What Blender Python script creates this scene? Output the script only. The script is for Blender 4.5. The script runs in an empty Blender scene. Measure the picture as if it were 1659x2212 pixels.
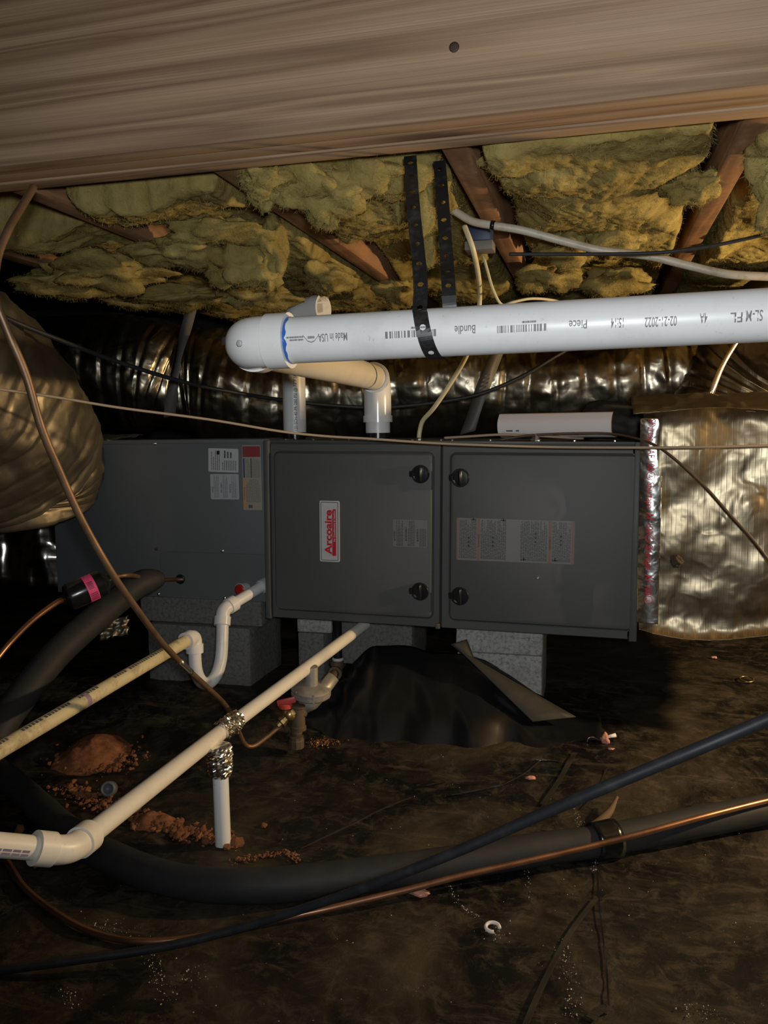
import bpy, bmesh, math, random
import numpy as np
from mathutils import Vector, Matrix, noise

# ------------------------------------------------------------------ camera, world, lights, exposure
S = bpy.context.scene
COL = S.collection
PITCH, YAW, ROLL, FPX = .1022, .2549, -.0111, 1759.4
CAM = Vector((0, 0, .70))
_f = Vector((-math.sin(YAW)*math.cos(PITCH), math.cos(YAW)*math.cos(PITCH), -math.sin(PITCH)))
_r0 = Vector((math.cos(YAW), math.sin(YAW), 0)); _u0 = _r0.cross(_f)
_r = _r0*math.cos(ROLL) + _u0*math.sin(ROLL)
_u = _u0*math.cos(ROLL) - _r0*math.sin(ROLL)
cd = bpy.data.cameras.new('camera'); cam = bpy.data.objects.new('camera', cd); COL.objects.link(cam)
cam.matrix_world = Matrix(((_r.x, _u.x, -_f.x, CAM.x), (_r.y, _u.y, -_f.y, CAM.y), (_r.z, _u.z, -_f.z, CAM.z), (0, 0, 0, 1)))
cd.sensor_fit = 'HORIZONTAL'; cd.sensor_width = 36; cd.lens = FPX*36/1659; cd.clip_start = .02
S.camera = cam
wd = bpy.data.worlds.new('crawlspace_dark'); S.world = wd; wd.use_nodes = True
wd.node_tree.nodes['Background'].inputs[0].default_value = (.5, .55, .6, 1)
wd.node_tree.nodes['Background'].inputs[1].default_value = .004


def lamp(name, kind, loc, energy, color, size, target=None, spot=None, blend=.5):
    l = bpy.data.lights.new(name, kind); l.energy = energy; l.color = color
    if kind == 'AREA':
        l.size = size; l.shape = 'DISK'
    else:
        l.shadow_soft_size = size
    if kind == 'SPOT':
        l.spot_size = spot; l.spot_blend = blend
    o = bpy.data.objects.new(name, l); COL.objects.link(o); o.location = loc
    if target is not None:
        o.rotation_euler = (Vector(target)-Vector(loc)).to_track_quat('-Z', 'Y').to_euler()
    return o


lamp('hand_light', 'SPOT', (.05, -.06, .745), 40, (.93, .97, 1), .03, (-.16, 1.5, .98), math.radians(118), 1.0)
lamp('work_lamp', 'POINT', (1.25, 1.70, .74), 85.0, (1, .70, .37), .03)
S.view_settings.view_transform = 'Standard'; S.view_settings.look = 'None'
S.view_settings.exposure = 0; S.view_settings.gamma = 1; S.view_settings.use_curve_mapping = False

# ------------------------------------------------------------------ helpers
R_ = random.Random(7)


def ray(px, py): return _f + _r*((px-829.5)/FPX) - _u*((py-1106)/FPX)
def W(px, py, d): return CAM + ray(px, py)*d
def on(px, py, ax, v):
    k = ray(px, py); return CAM + k*((v-CAM[ax])/k[ax])
def WY(px, py, Y): return on(px, py, 1, Y)
def WZ(px, py, Z): return on(px, py, 2, Z)
def sst(a, b, x):
    t = max(0, min(1, (x-a)/(b-a))); return t*t*(3-2*t)
def n3(x, y, z=0): return noise.noise(Vector((x, y, z)))
def frac(p, o=5): return noise.fractal(p, 1.0, 2.0, o)


def G(x, y):
    h = .055*sst(1.4, 1.85, y) + .016*n3(x*1.9, y*1.9, 3) + .006*n3(x*6, y*6, 8)
    return h


def GP(px, py, up=0):
    z = 0
    for i in range(6):
        p = WZ(px, py, z+up); z = G(p.x, p.y)
    p = WZ(px, py, z+up)
    return Vector((p.x, p.y, z+up))


ROOTM = {}


def root(name, label, cat, loc, group=None, mat=None):
    o = bpy.data.objects.new(name, None); COL.objects.link(o)
    o.empty_display_size = .05
    o.matrix_world = mat if mat is not None else Matrix.Translation(loc)
    ROOTM[o] = (mat if mat is not None else Matrix.Translation(loc)).copy()
    o['label'] = label; o['category'] = cat
    if group: o['group'] = group
    return o


def obj(name, bm, mat, parent=None, smooth=True, label=None, cat=None, group=None, kind=None, loc=None, ang=None):
    """links a bmesh (given in world space) as one mesh object"""
    me = bpy.data.meshes.new(name)
    if parent is not None:
        bm.transform(ROOTM[parent].inverted())
    elif loc is not None:
        bm.transform(Matrix.Translation(-Vector(loc)))
    bmesh.ops.recalc_face_normals(bm, faces=bm.faces)
    if smooth:
        for f in bm.faces: f.smooth = True
        if ang is not None:
            for e in bm.edges:
                if len(e.link_faces) == 2 and e.calc_face_angle(0) > ang: e.smooth = False
    bm.to_mesh(me); bm.free()
    for m in (mat if isinstance(mat, (list, tuple)) else [mat]): me.materials.append(m)
    o = bpy.data.objects.new(name, me); COL.objects.link(o)
    if parent is not None:
        o.parent = parent; ROOTM[o] = ROOTM[parent]
    elif loc is not None:
        o.location = loc; ROOTM[o] = Matrix.Translation(loc)
    else:
        ROOTM[o] = Matrix.Identity(4)
    if label: o['label'] = label
    if cat: o['category'] = cat
    if group: o['group'] = group
    if kind: o['kind'] = kind
    return o


def NB(): return bmesh.new()


def box(bm, a, b, bev=0, M=None, seg=2):
    a, b = Vector(a), Vector(b)
    T = Matrix.Translation((a+b)/2) @ Matrix.Diagonal(Vector((abs(b.x-a.x), abs(b.y-a.y), abs(b.z-a.z), 1)))
    r = bmesh.ops.create_cube(bm, size=1, matrix=T)
    vs = r['verts']
    if bev:
        es = list({e for v in vs for e in v.link_edges})
        q = bmesh.ops.bevel(bm, geom=es, offset=bev, segments=seg, affect='EDGES', profile=.5)
        vs = list({v for f in q['faces'] for v in f.verts} | {v for v in vs if v.is_valid})
    if M is not None: bmesh.ops.transform(bm, matrix=M, verts=vs)
    return vs


def cr(pts, k=8):
    P = [list(p) for p in pts]
    out = []
    for i in range(len(P)-1):
        p0 = P[max(i-1, 0)]; p1 = P[i]; p2 = P[i+1]; p3 = P[min(i+2, len(P)-1)]
        for j in range(k):
            t = j/k
            out.append([.5*((2*b)+(c-a)*t+(2*a-5*b+4*c-d)*t*t+(3*b-a-3*c+d)*t**3) for a, b, c, d in zip(p0, p1, p2, p3)])
    out.append(P[-1]); return out


def tube(bm, pts, rad, n=12, cap=True, disp=None, flat=None):
    pts = [Vector(p[:3]) for p in pts]; m = len(pts)
    rs = rad if isinstance(rad, (list, tuple)) else [rad]*m
    tans = []
    for i in range(m):
        t = pts[min(i+1, m-1)]-pts[max(i-1, 0)]
        if t.length < 1e-9: t = tans[-1] if tans else Vector((0, 0, 1))
        tans.append(t.normalized())
    t = tans[0]; nrm = (Vector((0, 0, 1)) if abs(t.z) < .9 else Vector((1, 0, 0))); nrm = (nrm - t*nrm.dot(t)).normalized()
    rings = []
    for i in range(m):
        t = tans[i]; nrm = (nrm - t*nrm.dot(t)).normalized(); b = t.cross(nrm)
        ring = []
        for j in range(n):
            a = 2*math.pi*j/n
            d = nrm*math.cos(a)+b*math.sin(a)
            p = pts[i]+d*rs[i]
            if disp: p = p + d*disp(p, i, j)
            ring.append(bm.verts.new(p))
        rings.append(ring)
    for i in range(m-1):
        for j in range(n):
            bm.faces.new((rings[i][j], rings[i][(j+1) % n], rings[i+1][(j+1) % n], rings[i+1][j]))
    if cap:
        bm.faces.new(rings[0][::-1]); bm.faces.new(rings[-1])
    return rings


def pxt(bm, pts, rad, n=10, k=8, **kw):
    """smooth tube through (px, py, depth) stations"""
    q = cr([W(*p[:3]) for p in pts], k)
    tube(bm, q, rad, n, **kw); return q


def ribbon(bm, pts, wid, side, th=.001, off=None):
    """band of given width along pts; side = width direction(s)"""
    m = len(pts); rows = []
    for i in range(m):
        p = Vector(pts[i][:3]); s = (side[i] if isinstance(side, list) else side).normalized()*wid/2
        t = (Vector(pts[min(i+1, m-1)][:3])-Vector(pts[max(i-1, 0)][:3])).normalized()
        nn = t.cross(s).normalized()*th/2
        rows.append([bm.verts.new(p-s-nn), bm.verts.new(p+s-nn), bm.verts.new(p+s+nn), bm.verts.new(p-s+nn)])
    for i in range(m-1):
        for j in range(4):
            bm.faces.new((rows[i][j], rows[i][(j+1) % 4], rows[i+1][(j+1) % 4], rows[i+1][j]))
    bm.faces.new(rows[0][::-1]); bm.faces.new(rows[-1])


def lathe(bm, prof, M, n=24):
    """prof: (r, z) about local Z, placed by M"""
    rings = []
    for r, z in prof:
        rings.append([bm.verts.new(M @ Vector((r*math.cos(2*math.pi*j/n), r*math.sin(2*math.pi*j/n), z))) for j in range(n)])
    for i in range(len(rings)-1):
        for j in range(n): bm.faces.new((rings[i][j], rings[i][(j+1) % n], rings[i+1][(j+1) % n], rings[i+1][j]))
    bm.faces.new(rings[0][::-1]); bm.faces.new(rings[-1])


def axisM(o, d):
    return Matrix.Translation(o) @ Vector(d).to_track_quat('Z', 'Y').to_matrix().to_4x4()


def blob(bm, c, r, amp, fq, sub=3, seed=0, M=None):
    q = bmesh.ops.create_icosphere(bm, subdivisions=sub, radius=1)
    r = Vector(r)
    for v in q['verts']:
        d = v.co.copy()
        k = 1+amp*frac(d*fq+Vector((seed*7.3, seed*3.1, seed)), 5)
        p = Vector((d.x*r.x, d.y*r.y, d.z*r.z))*k
        v.co = Vector(c) + (M @ p if M is not None else p)


def grid(bm, nu, nv, fn):
    V = [[bm.verts.new(fn(i/nu, j/nv)) for i in range(nu+1)] for j in range(nv+1)]
    for j in range(nv):
        for i in range(nu): bm.faces.new((V[j][i], V[j][i+1], V[j+1][i+1], V[j+1][i]))
    return V


def shell(bm, nu, nv, fn, th):
    """closed sheet: fn gives the front, th a vector to the back"""
    A = grid(bm, nu, nv, fn); B = grid(bm, nu, nv, lambda u, v: Vector(fn(u, v))+th)
    for i in range(nu):
        bm.faces.new((A[0][i], A[0][i+1], B[0][i+1], B[0][i])); bm.faces.new((A[nv][i], A[nv][i+1], B[nv][i+1], B[nv][i]))
    for j in range(nv):
        bm.faces.new((A[j][0], A[j+1][0], B[j+1][0], B[j][0])); bm.faces.new((A[j][nu], A[j+1][nu], B[j+1][nu], B[j][nu]))


_tc = {}


def text_geo(s, bold=0):
    key = (s, bold)
    if key not in _tc:
        c = bpy.data.curves.new('t', 'FONT'); c.body = s; c.size = 1; c.offset = bold; c.resolution_u = 3
        o = bpy.data.objects.new('t', c); COL.objects.link(o)
        dg = bpy.context.evaluated_depsgraph_get(); dg.update()
        me = bpy.data.meshes.new_from_object(o.evaluated_get(dg))
        vs = [tuple(v.co[:2]) for v in me.vertices]; fs = [tuple(p.vertices) for p in me.polygons]
        bpy.data.objects.remove(o); bpy.data.curves.remove(c); bpy.data.meshes.remove(me)
        x0 = min(v[0] for v in vs); x1 = max(v[0] for v in vs)
        _tc[key] = ([(a-x0, b) for a, b in vs], fs, x1-x0)
    return _tc[key]


def put_text(bm, s, fn, w, h, bold=0):
    """s scaled to width w, cap height h; fn(s,t) -> point"""
    vs, fs, ww = text_geo(s, bold)
    V = [bm.verts.new(fn(a*w/ww, b*h/.7)) for a, b in vs]
    for f in fs:
        try: bm.faces.new([V[i] for i in f])
        except ValueError: pass


def rect(bm, fn, s0, t0, s1, t1):
    bm.faces.new([bm.verts.new(fn(*q)) for q in ((s0, t0), (s1, t0), (s1, t1), (s0, t1))])


def bars(bm, fn, s0, t0, s1, t1, rows, seed=0, fill=.55, gaps=True):
    """lines of print too small to read"""
    r = random.Random(seed); dt = (t1-t0)/rows
    for i in range(rows):
        y = t1-(i+1)*dt; x = s0; end = s1-(s1-s0)*(r.random()*.35 if r.random() < .3 else 0)
        while x < end:
            w = (s1-s0)*r.uniform(.03, .12)
            rect(bm, fn, x, y+dt*(1-fill)/2, min(x+w, end), y+dt*(1+fill)/2)
            x += w+(s1-s0)*.018


def barcode(bm, fn, s0, t0, s1, t1, seed=0):
    r = random.Random(seed); x = s0; u = (s1-s0)/60
    while x < s1:
        w = u*r.choice((1, 1, 2, 3)); rect(bm, fn, x, t0, min(x+w, s1), t1); x += w+u*r.choice((1, 1, 2))


def rrect(u0, v0, u1, v1, r, n=5):
    out = []
    for cx, cy, a0 in ((u1-r, v1-r, 0), (u0+r, v1-r, 90), (u0+r, v0+r, 180), (u1-r, v0+r, 270)):
        for i in range(n+1):
            a = math.radians(a0+90*i/n); out.append((cx+r*math.cos(a), cy+r*math.sin(a)))
    return out


def loft(bm, loops, cap0=False, cap1=True):
    L = [[bm.verts.new(p) for p in lp] for lp in loops]; n = len(L[0])
    for a, b in zip(L, L[1:]):
        for j in range(n): bm.faces.new((a[j], a[(j+1) % n], b[(j+1) % n], b[j]))
    if cap0: bm.faces.new(L[0][::-1])
    if cap1: bm.faces.new(L[-1])


def elbow(bm, c, da, db, r, leg, collar=.012, thick=1.14, n=24, open_b=False, legb=None):
    """socket elbow: ends at c+da*leg and c+db*leg"""
    c, da, db = Vector(c), Vector(da).normalized(), Vector(db).normalized()
    rc = r*thick+.0022; rb = r*thick-.0006
    cut = max(leg-collar, leg*.35); legb = legb or leg; cutb = max(legb-collar, legb*.35)
    pts = [c+da*leg, c+da*cut, c+da*cut]; rad = [rc, rc, rb]
    A = c+da*cut; B = c+db*cutb
    for i in range(1, 12):
        t = i/12; a = (1-t)**2; b = 2*t*(1-t); d = t*t
        p = A*a + c*b + B*d; pts.append(p + (c-p)*.16); rad.append(rb)
    pts += [c+db*cutb, c+db*cutb, c+db*legb]; rad += [rb, rc, rc]
    if open_b:
        pts += [c+db*legb, c+db*(legb-.03)]; rad += [r*.99, r*.97]
    # two passes keep ring directions clean at doubled stations
    q = [Vector(p) for p in pts]
    for i in range(1, len(q)):
        if (q[i]-q[i-1]).length < 1e-6: q[i] = q[i] + (c+da*0-q[i]).normalized()*.0004 if i < 4 else q[i]
    tube(bm, q, rad, n)


# ------------------------------------------------------------------ materials
def mat(name, base=(.5, .5, .5), rough=.5, metal=0, spec=.5, build=None, **kw):
    m = bpy.data.materials.new(name); m.use_nodes = True; nt = m.node_tree
    b = nt.nodes['Principled BSDF']
    b.inputs['Base Color'].default_value = (*base, 1); b.inputs['Roughness'].default_value = rough
    b.inputs['Metallic'].default_value = metal; b.inputs['Specular IOR Level'].default_value = spec
    for k, v in kw.items(): b.inputs[k.replace('_', ' ')].default_value = v
    if build: build(nt, b)
    return m


def N(nt, t, **kw):
    n = nt.nodes.new(t)
    for k, v in kw.items():
        if k.startswith('i_'):
            n.inputs[k[2:].replace('_', ' ')].default_value = v
        else: setattr(n, k, v)
    return n


def coords(nt, scale=(1, 1, 1), rot=(0, 0, 0), loc=(0, 0, 0)):
    tc = N(nt, 'ShaderNodeTexCoord'); mp = N(nt, 'ShaderNodeMapping')
    mp.inputs['Scale'].default_value = scale; mp.inputs['Rotation'].default_value = rot; mp.inputs['Location'].default_value = loc
    nt.links.new(tc.outputs['Object'], mp.inputs['Vector']); return mp.outputs['Vector']


def nz(nt, vec, scale, detail=5, rough=.6, dist=0, typ='FBM'):
    n = N(nt, 'ShaderNodeTexNoise', noise_type=typ); n.inputs['Scale'].default_value = scale
    n.inputs['Detail'].default_value = detail; n.inputs['Roughness'].default_value = rough; n.inputs['Distortion'].default_value = dist
    nt.links.new(vec, n.inputs['Vector']); return n.outputs['Fac']


def ramp(nt, fac, stops):
    r = N(nt, 'ShaderNodeValToRGB'); e = r.color_ramp.elements
    while len(e) < len(stops): e.new(.5)
    for q, (p, c) in zip(e, stops):
        q.position = p; q.color = (*c, 1) if not isinstance(c, (int, float)) else (c, c, c, 1)
    nt.links.new(fac, r.inputs['Fac']); return r.outputs['Color']


def mixc(nt, fac, a, b):
    m = N(nt, 'ShaderNodeMix', data_type='RGBA')
    if hasattr(fac, 'links') or not isinstance(fac, (int, float)): nt.links.new(fac, m.inputs[0])
    else: m.inputs[0].default_value = fac
    for i, v in ((6, a), (7, b)):
        if isinstance(v, tuple): m.inputs[i].default_value = (*v, 1)
        else: nt.links.new(v, m.inputs[i])
    return m.outputs[2]


def bump(nt, b, h, strength=.3, dist=.01, prev=None):
    n = N(nt, 'ShaderNodeBump'); n.inputs['Strength'].default_value = strength; n.inputs['Distance'].default_value = dist
    nt.links.new(h, n.inputs['Height'])
    if prev is not None: nt.links.new(prev, n.inputs['Normal'])
    nt.links.new(n.outputs['Normal'], b.inputs['Normal']); return n.outputs['Normal']


def wood_build(cols, sc, streak, knot=None):
    def f(nt, b):
        v = coords(nt, sc)
        w = nz(nt, v, 1.1, 3, .45, .25)
        # growth rings: noise bands stretched along the board
        mul = N(nt, 'ShaderNodeMath', operation='MULTIPLY'); mul.inputs[1].default_value = streak; nt.links.new(w, mul.inputs[0])
        fr = N(nt, 'ShaderNodeMath', operation='PINGPONG'); fr.inputs[1].default_value = 1; nt.links.new(mul.outputs[0], fr.inputs[0])
        fine = nz(nt, coords(nt, (sc[0]*2.5, sc[1]*30, sc[2]*30)), 3, 4, .6)
        c = ramp(nt, fr.outputs[0], [(0, cols[0]), (.45, cols[1]), (.8, cols[2]), (1, cols[1])])
        c = mixc(nt, ramp(nt, fine, [(.35, 0.0), (.75, .5)]), c, tuple(x*.6 for x in cols[2]))
        big = nz(nt, coords(nt, (1.2, 3, 3)), 2.2, 3, .5)
        c = mixc(nt, ramp(nt, big, [(.45, 0.0), (.7, .45)]), c, cols[3])
        nt.links.new(c, b.inputs['Base Color'])
        bump(nt, b, fine, .25, .002)
    return f


M = {}
M['pine'] = mat('pine', rough=.72, spec=.25, build=wood_build(((.46, .32, .20), (.40, .27, .165), (.22, .135, .08), (.31, .20, .12)), (.26, 7, 7), 15))
M['old_pine'] = mat('old_pine', rough=.8, spec=.2, build=wood_build(((.38, .215, .11), (.32, .175, .088), (.19, .10, .05), (.44, .22, .10)), (8, .6, 8), 7))


def b_insul(nt, b):
    v = coords(nt); a = nz(nt, v, 9, 6, .65); f = nz(nt, v, 90, 6, .7, .6)
    c = ramp(nt, a, [(.3, (.19, .14, .042)), (.55, (.31, .245, .085)), (.75, (.42, .35, .14))])
    nt.links.new(c, b.inputs['Base Color'])
    p = bump(nt, b, f, .55, .006); bump(nt, b, a, .4, .02, p)


M['insulation'] = mat('insulation', rough=.95, spec=.05, build=b_insul)


M['fibre'] = mat('glass_fibre', (.31, .25, .09), .9, spec=.1)


def b_foil(scale, base, rl, rh, st=.7, scrim=False, dirt=.3):
    def f(nt, b):
        v = coords(nt); a = nz(nt, v, scale, 6, .55, .8, 'RIDGED_MULTIFRACTAL'); d = nz(nt, v, scale*.35, 4, .6)
        dn = nz(nt, v, 6, 5, .65)
        c = mixc(nt, ramp(nt, dn, [(.45, 0.0), (.72, dirt)]), base, (base[0]*.45, base[1]*.36, base[2]*.24))
        nt.links.new(c, b.inputs['Base Color'])
        r = N(nt, 'ShaderNodeMapRange'); r.inputs[3].default_value = rl; r.inputs[4].default_value = rh; nt.links.new(dn, r.inputs[0])
        nt.links.new(r.outputs[0], b.inputs['Roughness'])
        a2 = nz(nt, v, scale*2.7, 5, .6, .6, 'RIDGED_MULTIFRACTAL')
        p = bump(nt, b, a, st, .008); p = bump(nt, b, a2, st*.7, .003, p); p = bump(nt, b, d, st*.5, .02, p)
        if scrim:
            for rz, sc in (((1, 0, 0), 75), ((0, 0, 1), 75)):
                w = N(nt, 'ShaderNodeTexWave', bands_direction='X' if rz[0] else 'Z'); w.inputs['Scale'].default_value = sc*.40
                w.inputs['Distortion'].default_value = .25; nt.links.new(v, w.inputs['Vector'])
                pw = N(nt, 'ShaderNodeMath', operation='POWER'); pw.inputs[1].default_value = 14; nt.links.new(w.outputs['Fac'], pw.inputs[0])
                p = bump(nt, b, pw.outputs[0], (.09 if rz[0] else .012), .0015, p)
    return f


M['foil'] = mat('duct_foil', metal=1, build=b_foil(13, (.42, .37, .28), .18, .42, .6, False, .5))
M['foil_scrim'] = mat('scrim_foil', metal=1, build=b_foil(11, (.36, .30, .20), .28, .50, .9, True, .6))
M['foil_worn'] = mat('dusty_foil', metal=.9, build=b_foil(10, (.30, .26, .19), .36, .58, .7, False, .6))
M['foil_dark'] = mat('dark_foil', metal=1, build=b_foil(7, (.30, .29, .28), .14, .26, .8))
M['foil_tape'] = mat('foil_tape', metal=1, build=b_foil(26, (.85, .84, .80), .14, .30, .28, False, .1))


def b_pvc(base, dirt, amt, sc=14):
    def f(nt, b):
        v = coords(nt); a = nz(nt, v, sc, 6, .7); s = nz(nt, v, 140, 3, .6)
        c = mixc(nt, ramp(nt, a, [(.5, 0.0), (.72, amt)]), base, dirt)
        c = mixc(nt, ramp(nt, s, [(.66, 0.0), (.75, amt*.9)]), c, tuple(x*.5 for x in dirt))
        nt.links.new(c, b.inputs['Base Color'])
    return f


M['pvc'] = mat('white_pvc', rough=.36, spec=.5, build=b_pvc((.74, .75, .75), (.52, .49, .44), .35))
M['pvc_gloss'] = mat('white_pvc_fitting', rough=.2, spec=.5, build=b_pvc((.78, .78, .76), (.66, .64, .58), .2))
M['pvc_warm_lit'] = mat('warm_lit_white_pvc', rough=.38, spec=.45, build=b_pvc((.78, .74, .64), (.55, .48, .36), .3))  # white PVC with the warm lamp light put into its colour
M['pvc_yellow'] = mat('yellowed_pvc', rough=.5, spec=.35, build=b_pvc((.66, .57, .34), (.24, .18, .08), .8, 26))


def b_copper(base, dark, sc=20):
    def f(nt, b):
        a = nz(nt, coords(nt), sc, 5, .6)
        nt.links.new(mixc(nt, ramp(nt, a, [(.42, 0.0), (.68, .8)]), base, dark), b.inputs['Base Color'])
    return f


M['copper'] = mat('copper', rough=.36, metal=.9, build=b_copper((.46, .25, .155), (.24, .12, .07)))
M['copper_dull'] = mat('dull_copper', rough=.5, metal=.7, build=b_copper((.25, .155, .09), (.14, .085, .05)))
M['brass'] = mat('brass', rough=.35, metal=.9, build=b_copper((.50, .36, .15), (.26, .17, .07), 60))
M['rust'] = mat('rusty_iron', rough=.65, metal=.4, build=b_copper((.13, .10, .065), (.12, .055, .025), 50))
M['cast'] = mat('cast_aluminium', rough=.5, metal=.55, build=b_copper((.42, .40, .36), (.28, .24, .18), 50))


def b_grey(base):
    def f(nt, b):
        v = coords(nt); a = nz(nt, v, 5, 5, .6); s = nz(nt, v, 420, 2, .5)
        nt.links.new(mixc(nt, ramp(nt, a, [(.4, 0.0), (.7, .35)]), base, tuple(x*.82 for x in base)), b.inputs['Base Color'])
        bump(nt, b, s, .08, .0006)
    return f


M['furnace'] = mat('furnace_enamel', rough=.5, metal=0, spec=.3, build=b_grey((.080, .085, .081)))
M['coil'] = mat('coil_case_enamel', rough=.55, metal=.1, spec=.4, build=b_grey((.125, .137, .140)))
M['steel'] = mat('bright_steel', (.6, .6, .6), .3, 1)
M['black_gap'] = mat('black_gap_shade', (.012, .012, .012), .8)
M['black_plastic'] = mat('black_plastic', (.012, .012, .013), .25)
M['rubber'] = mat('black_foam_rubber', rough=.62, spec=.3, build=b_pvc((.024, .025, .027), (.05, .044, .034), .5, 18))
M['cable_black'] = mat('black_cable_jacket', rough=.5, spec=.35, build=b_pvc((.020, .022, .026), (.06, .06, .06), .5, 30))
M['tape_black'] = mat('black_tape', (.010, .010, .010), .22)


def b_conc(nt, b):
    v = coords(nt); a = nz(nt, v, 110, 4, .7); g = nz(nt, v, 12, 5, .6)
    c = ramp(nt, a, [(.32, (.16, .16, .15)), (.5, (.36, .36, .34)), (.7, (.46, .46, .44))])
    c = mixc(nt, ramp(nt, g, [(.45, 0.0), (.7, .5)]), c, (.22, .20, .17))
    nt.links.new(c, b.inputs['Base Color']); bump(nt, b, a, .5, .002)


M['concrete'] = mat('concrete', rough=.9, spec=.2, build=b_conc)


def b_floor(nt, b):
    v = coords(nt)
    d1 = nz(nt, v, 3.1, 7, .68, .9); d2 = nz(nt, v, 26, 8, .75, .5); st = nz(nt, coords(nt, (1, 3.5, 1), (0, 0, .6)), 9, 6, .68, .8)
    f = nz(nt, v, 160, 3, .6)
    c = mixc(nt, ramp(nt, d1, [(.44, 0.0), (.66, .7)]), (.0065, .0062, .006), (.072, .055, .032))
    c = mixc(nt, ramp(nt, d2, [(.50, 0.0), (.70, .7)]), c, (.095, .076, .05))
    c = mixc(nt, ramp(nt, st, [(.56, 0.0), (.74, .6)]), c, (.11, .09, .065))
    c = mixc(nt, ramp(nt, f, [(.66, 0.0), (.80, .6)]), c, (.12, .10, .07))
    nt.links.new(c, b.inputs['Base Color'])
    r = N(nt, 'ShaderNodeMapRange'); r.inputs[1].default_value = .35; r.inputs[2].default_value = .7
    r.inputs[3].default_value = .30; r.inputs[4].default_value = .70
    nt.links.new(d1, r.inputs[0]); nt.links.new(r.outputs[0], b.inputs['Roughness'])
    w = nz(nt, v, 5.5, 5, .5, 1.2, 'RIDGED_MULTIFRACTAL')
    p = bump(nt, b, w, .45, .010); bump(nt, b, d2, .45, .004, p)


M['floor'] = mat('dusty_black_poly', rough=.5, spec=.4, build=b_floor)
M['poly'] = mat('black_poly_sheet', rough=.26, spec=.5, build=lambda nt, b: (nt.links.new(mixc(nt, ramp(nt, nz(nt, coords(nt), 7, 6, .65), [(.5, 0.0), (.72, .5)]), (.008, .0085, .010), (.03, .026, .02)), b.inputs['Base Color']), bump(nt, b, nz(nt, coords(nt), 9, 4, .5, 1, 'RIDGED_MULTIFRACTAL'), .25, .006)))


def b_clay(nt, b):
    a = nz(nt, coords(nt), 60, 5, .65)
    nt.links.new(ramp(nt, a, [(.3, (.13, .055, .028)), (.55, (.25, .105, .05)), (.75, (.34, .16, .085))]), b.inputs['Base Color']); bump(nt, b, a, .5, .003)


M['clay'] = mat('red_clay', rough=.9, spec=.15, build=b_clay)
M['grit'] = mat('pale_grit', (.55, .48, .40), .35)
M['white'] = mat('white_label', (.50, .51, .52), .45)
M['grey_label'] = mat('silver_label', (.165, .165, .16), .45, 0)
M['paper'] = mat('paper', (.78, .74, .72), .7)
M['orange'] = mat('orange_print', (.62, .26, .07), .5)
M['orange_dull'] = mat('faded_orange_print', (.20, .11, .06), .5)
M['red'] = mat('red_print', (.50, .018, .025), .4)
M['maroon'] = mat('maroon_print', (.26, .04, .045), .45)
M['navy'] = mat('navy_print', (.03, .04, .16), .45)
M['ink'] = mat('black_ink', (.015, .015, .016), .5)
M['ink_grey'] = mat('grey_ink', (.10, .10, .11), .5)
M['ink_pipe'] = mat('faded_pipe_ink', (.17, .17, .175), .5)
M['ink_purple'] = mat('purple_ink', (.30, .22, .30), .5)
M['red_plastic'] = mat('red_plastic', (.42, .02, .015), .35)
M['red_handle'] = mat('red_painted_handle', (.55, .07, .055), .4)
M['pink'] = mat('pink_sticker', (.72, .07, .22), .5)
M['blue_primer'] = mat('blue_primer', (.03, .12, .42), .35)
M['blue_box'] = mat('blue_plastic', (.010, .024, .075), .5)
M['cable_white'] = mat('white_cable_jacket', rough=.42, build=b_pvc((.58, .53, .42), (.26, .21, .12), .7, 24))
M['cable_cream'] = mat('cream_cable_jacket', rough=.45, build=b_pvc((.62, .55, .34), (.4, .34, .2), .4, 24))
M['wire_tan'] = mat('tan_wire', (.40, .31, .21), .55)
M['wire_brown'] = mat('brown_wire', (.09, .055, .03), .5)
M['strap'] = mat('black_strap', rough=.38, metal=.3, build=b_pvc((.020, .020, .021), (.10, .09, .08), .6, 35))
M['strap_clear'] = mat('dusty_grey_strap', (.13, .122, .108), .5, Alpha=1.0)
M['kraft'] = mat('grey_brown_sheet', rough=.7, build=b_pvc((.017, .0155, .013), (.06, .05, .04), .5, 12))
M['bark'] = mat('brown_bark', (.12, .075, .04), .8)
M['pink_scrap'] = mat('pink_scrap', (.55, .25, .18), .8)
M['grey_pvc'] = mat('grey_plug', (.10, .11, .115), .5)
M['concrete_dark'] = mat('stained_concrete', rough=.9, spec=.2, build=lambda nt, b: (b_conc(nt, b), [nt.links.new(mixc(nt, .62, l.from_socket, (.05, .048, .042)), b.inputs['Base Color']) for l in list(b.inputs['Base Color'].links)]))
M['wall'] = mat('foundation_block', (.03, .028, .025), .95)
M['subfloor'] = mat('subfloor_board', rough=.85, spec=.1, build=wood_build(((.10, .055, .03), (.08, .045, .025), (.05, .028, .015), (.07, .035, .02)), (.8, 6, 6), 5))

# ------------------------------------------------------------------ setting
X0, X1, Y0, Y1, ZC = -3.0, 2.3, -1.2, 3.7, 1.325


def stations(a, b, d0, d1, coarse, fine):
    """coarse steps outside d0..d1, fine steps inside"""
    out = list(np.arange(a, d0, coarse)) + list(np.arange(d0, d1, fine)) + list(np.arange(d1, b, coarse)) + [b]
    return [float(q) for q in out]


gx = stations(X0, X1, -1.5, .95, .06, .0115); gy = stations(Y0, Y1, .62, 2.1, .06, .0115)


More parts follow.
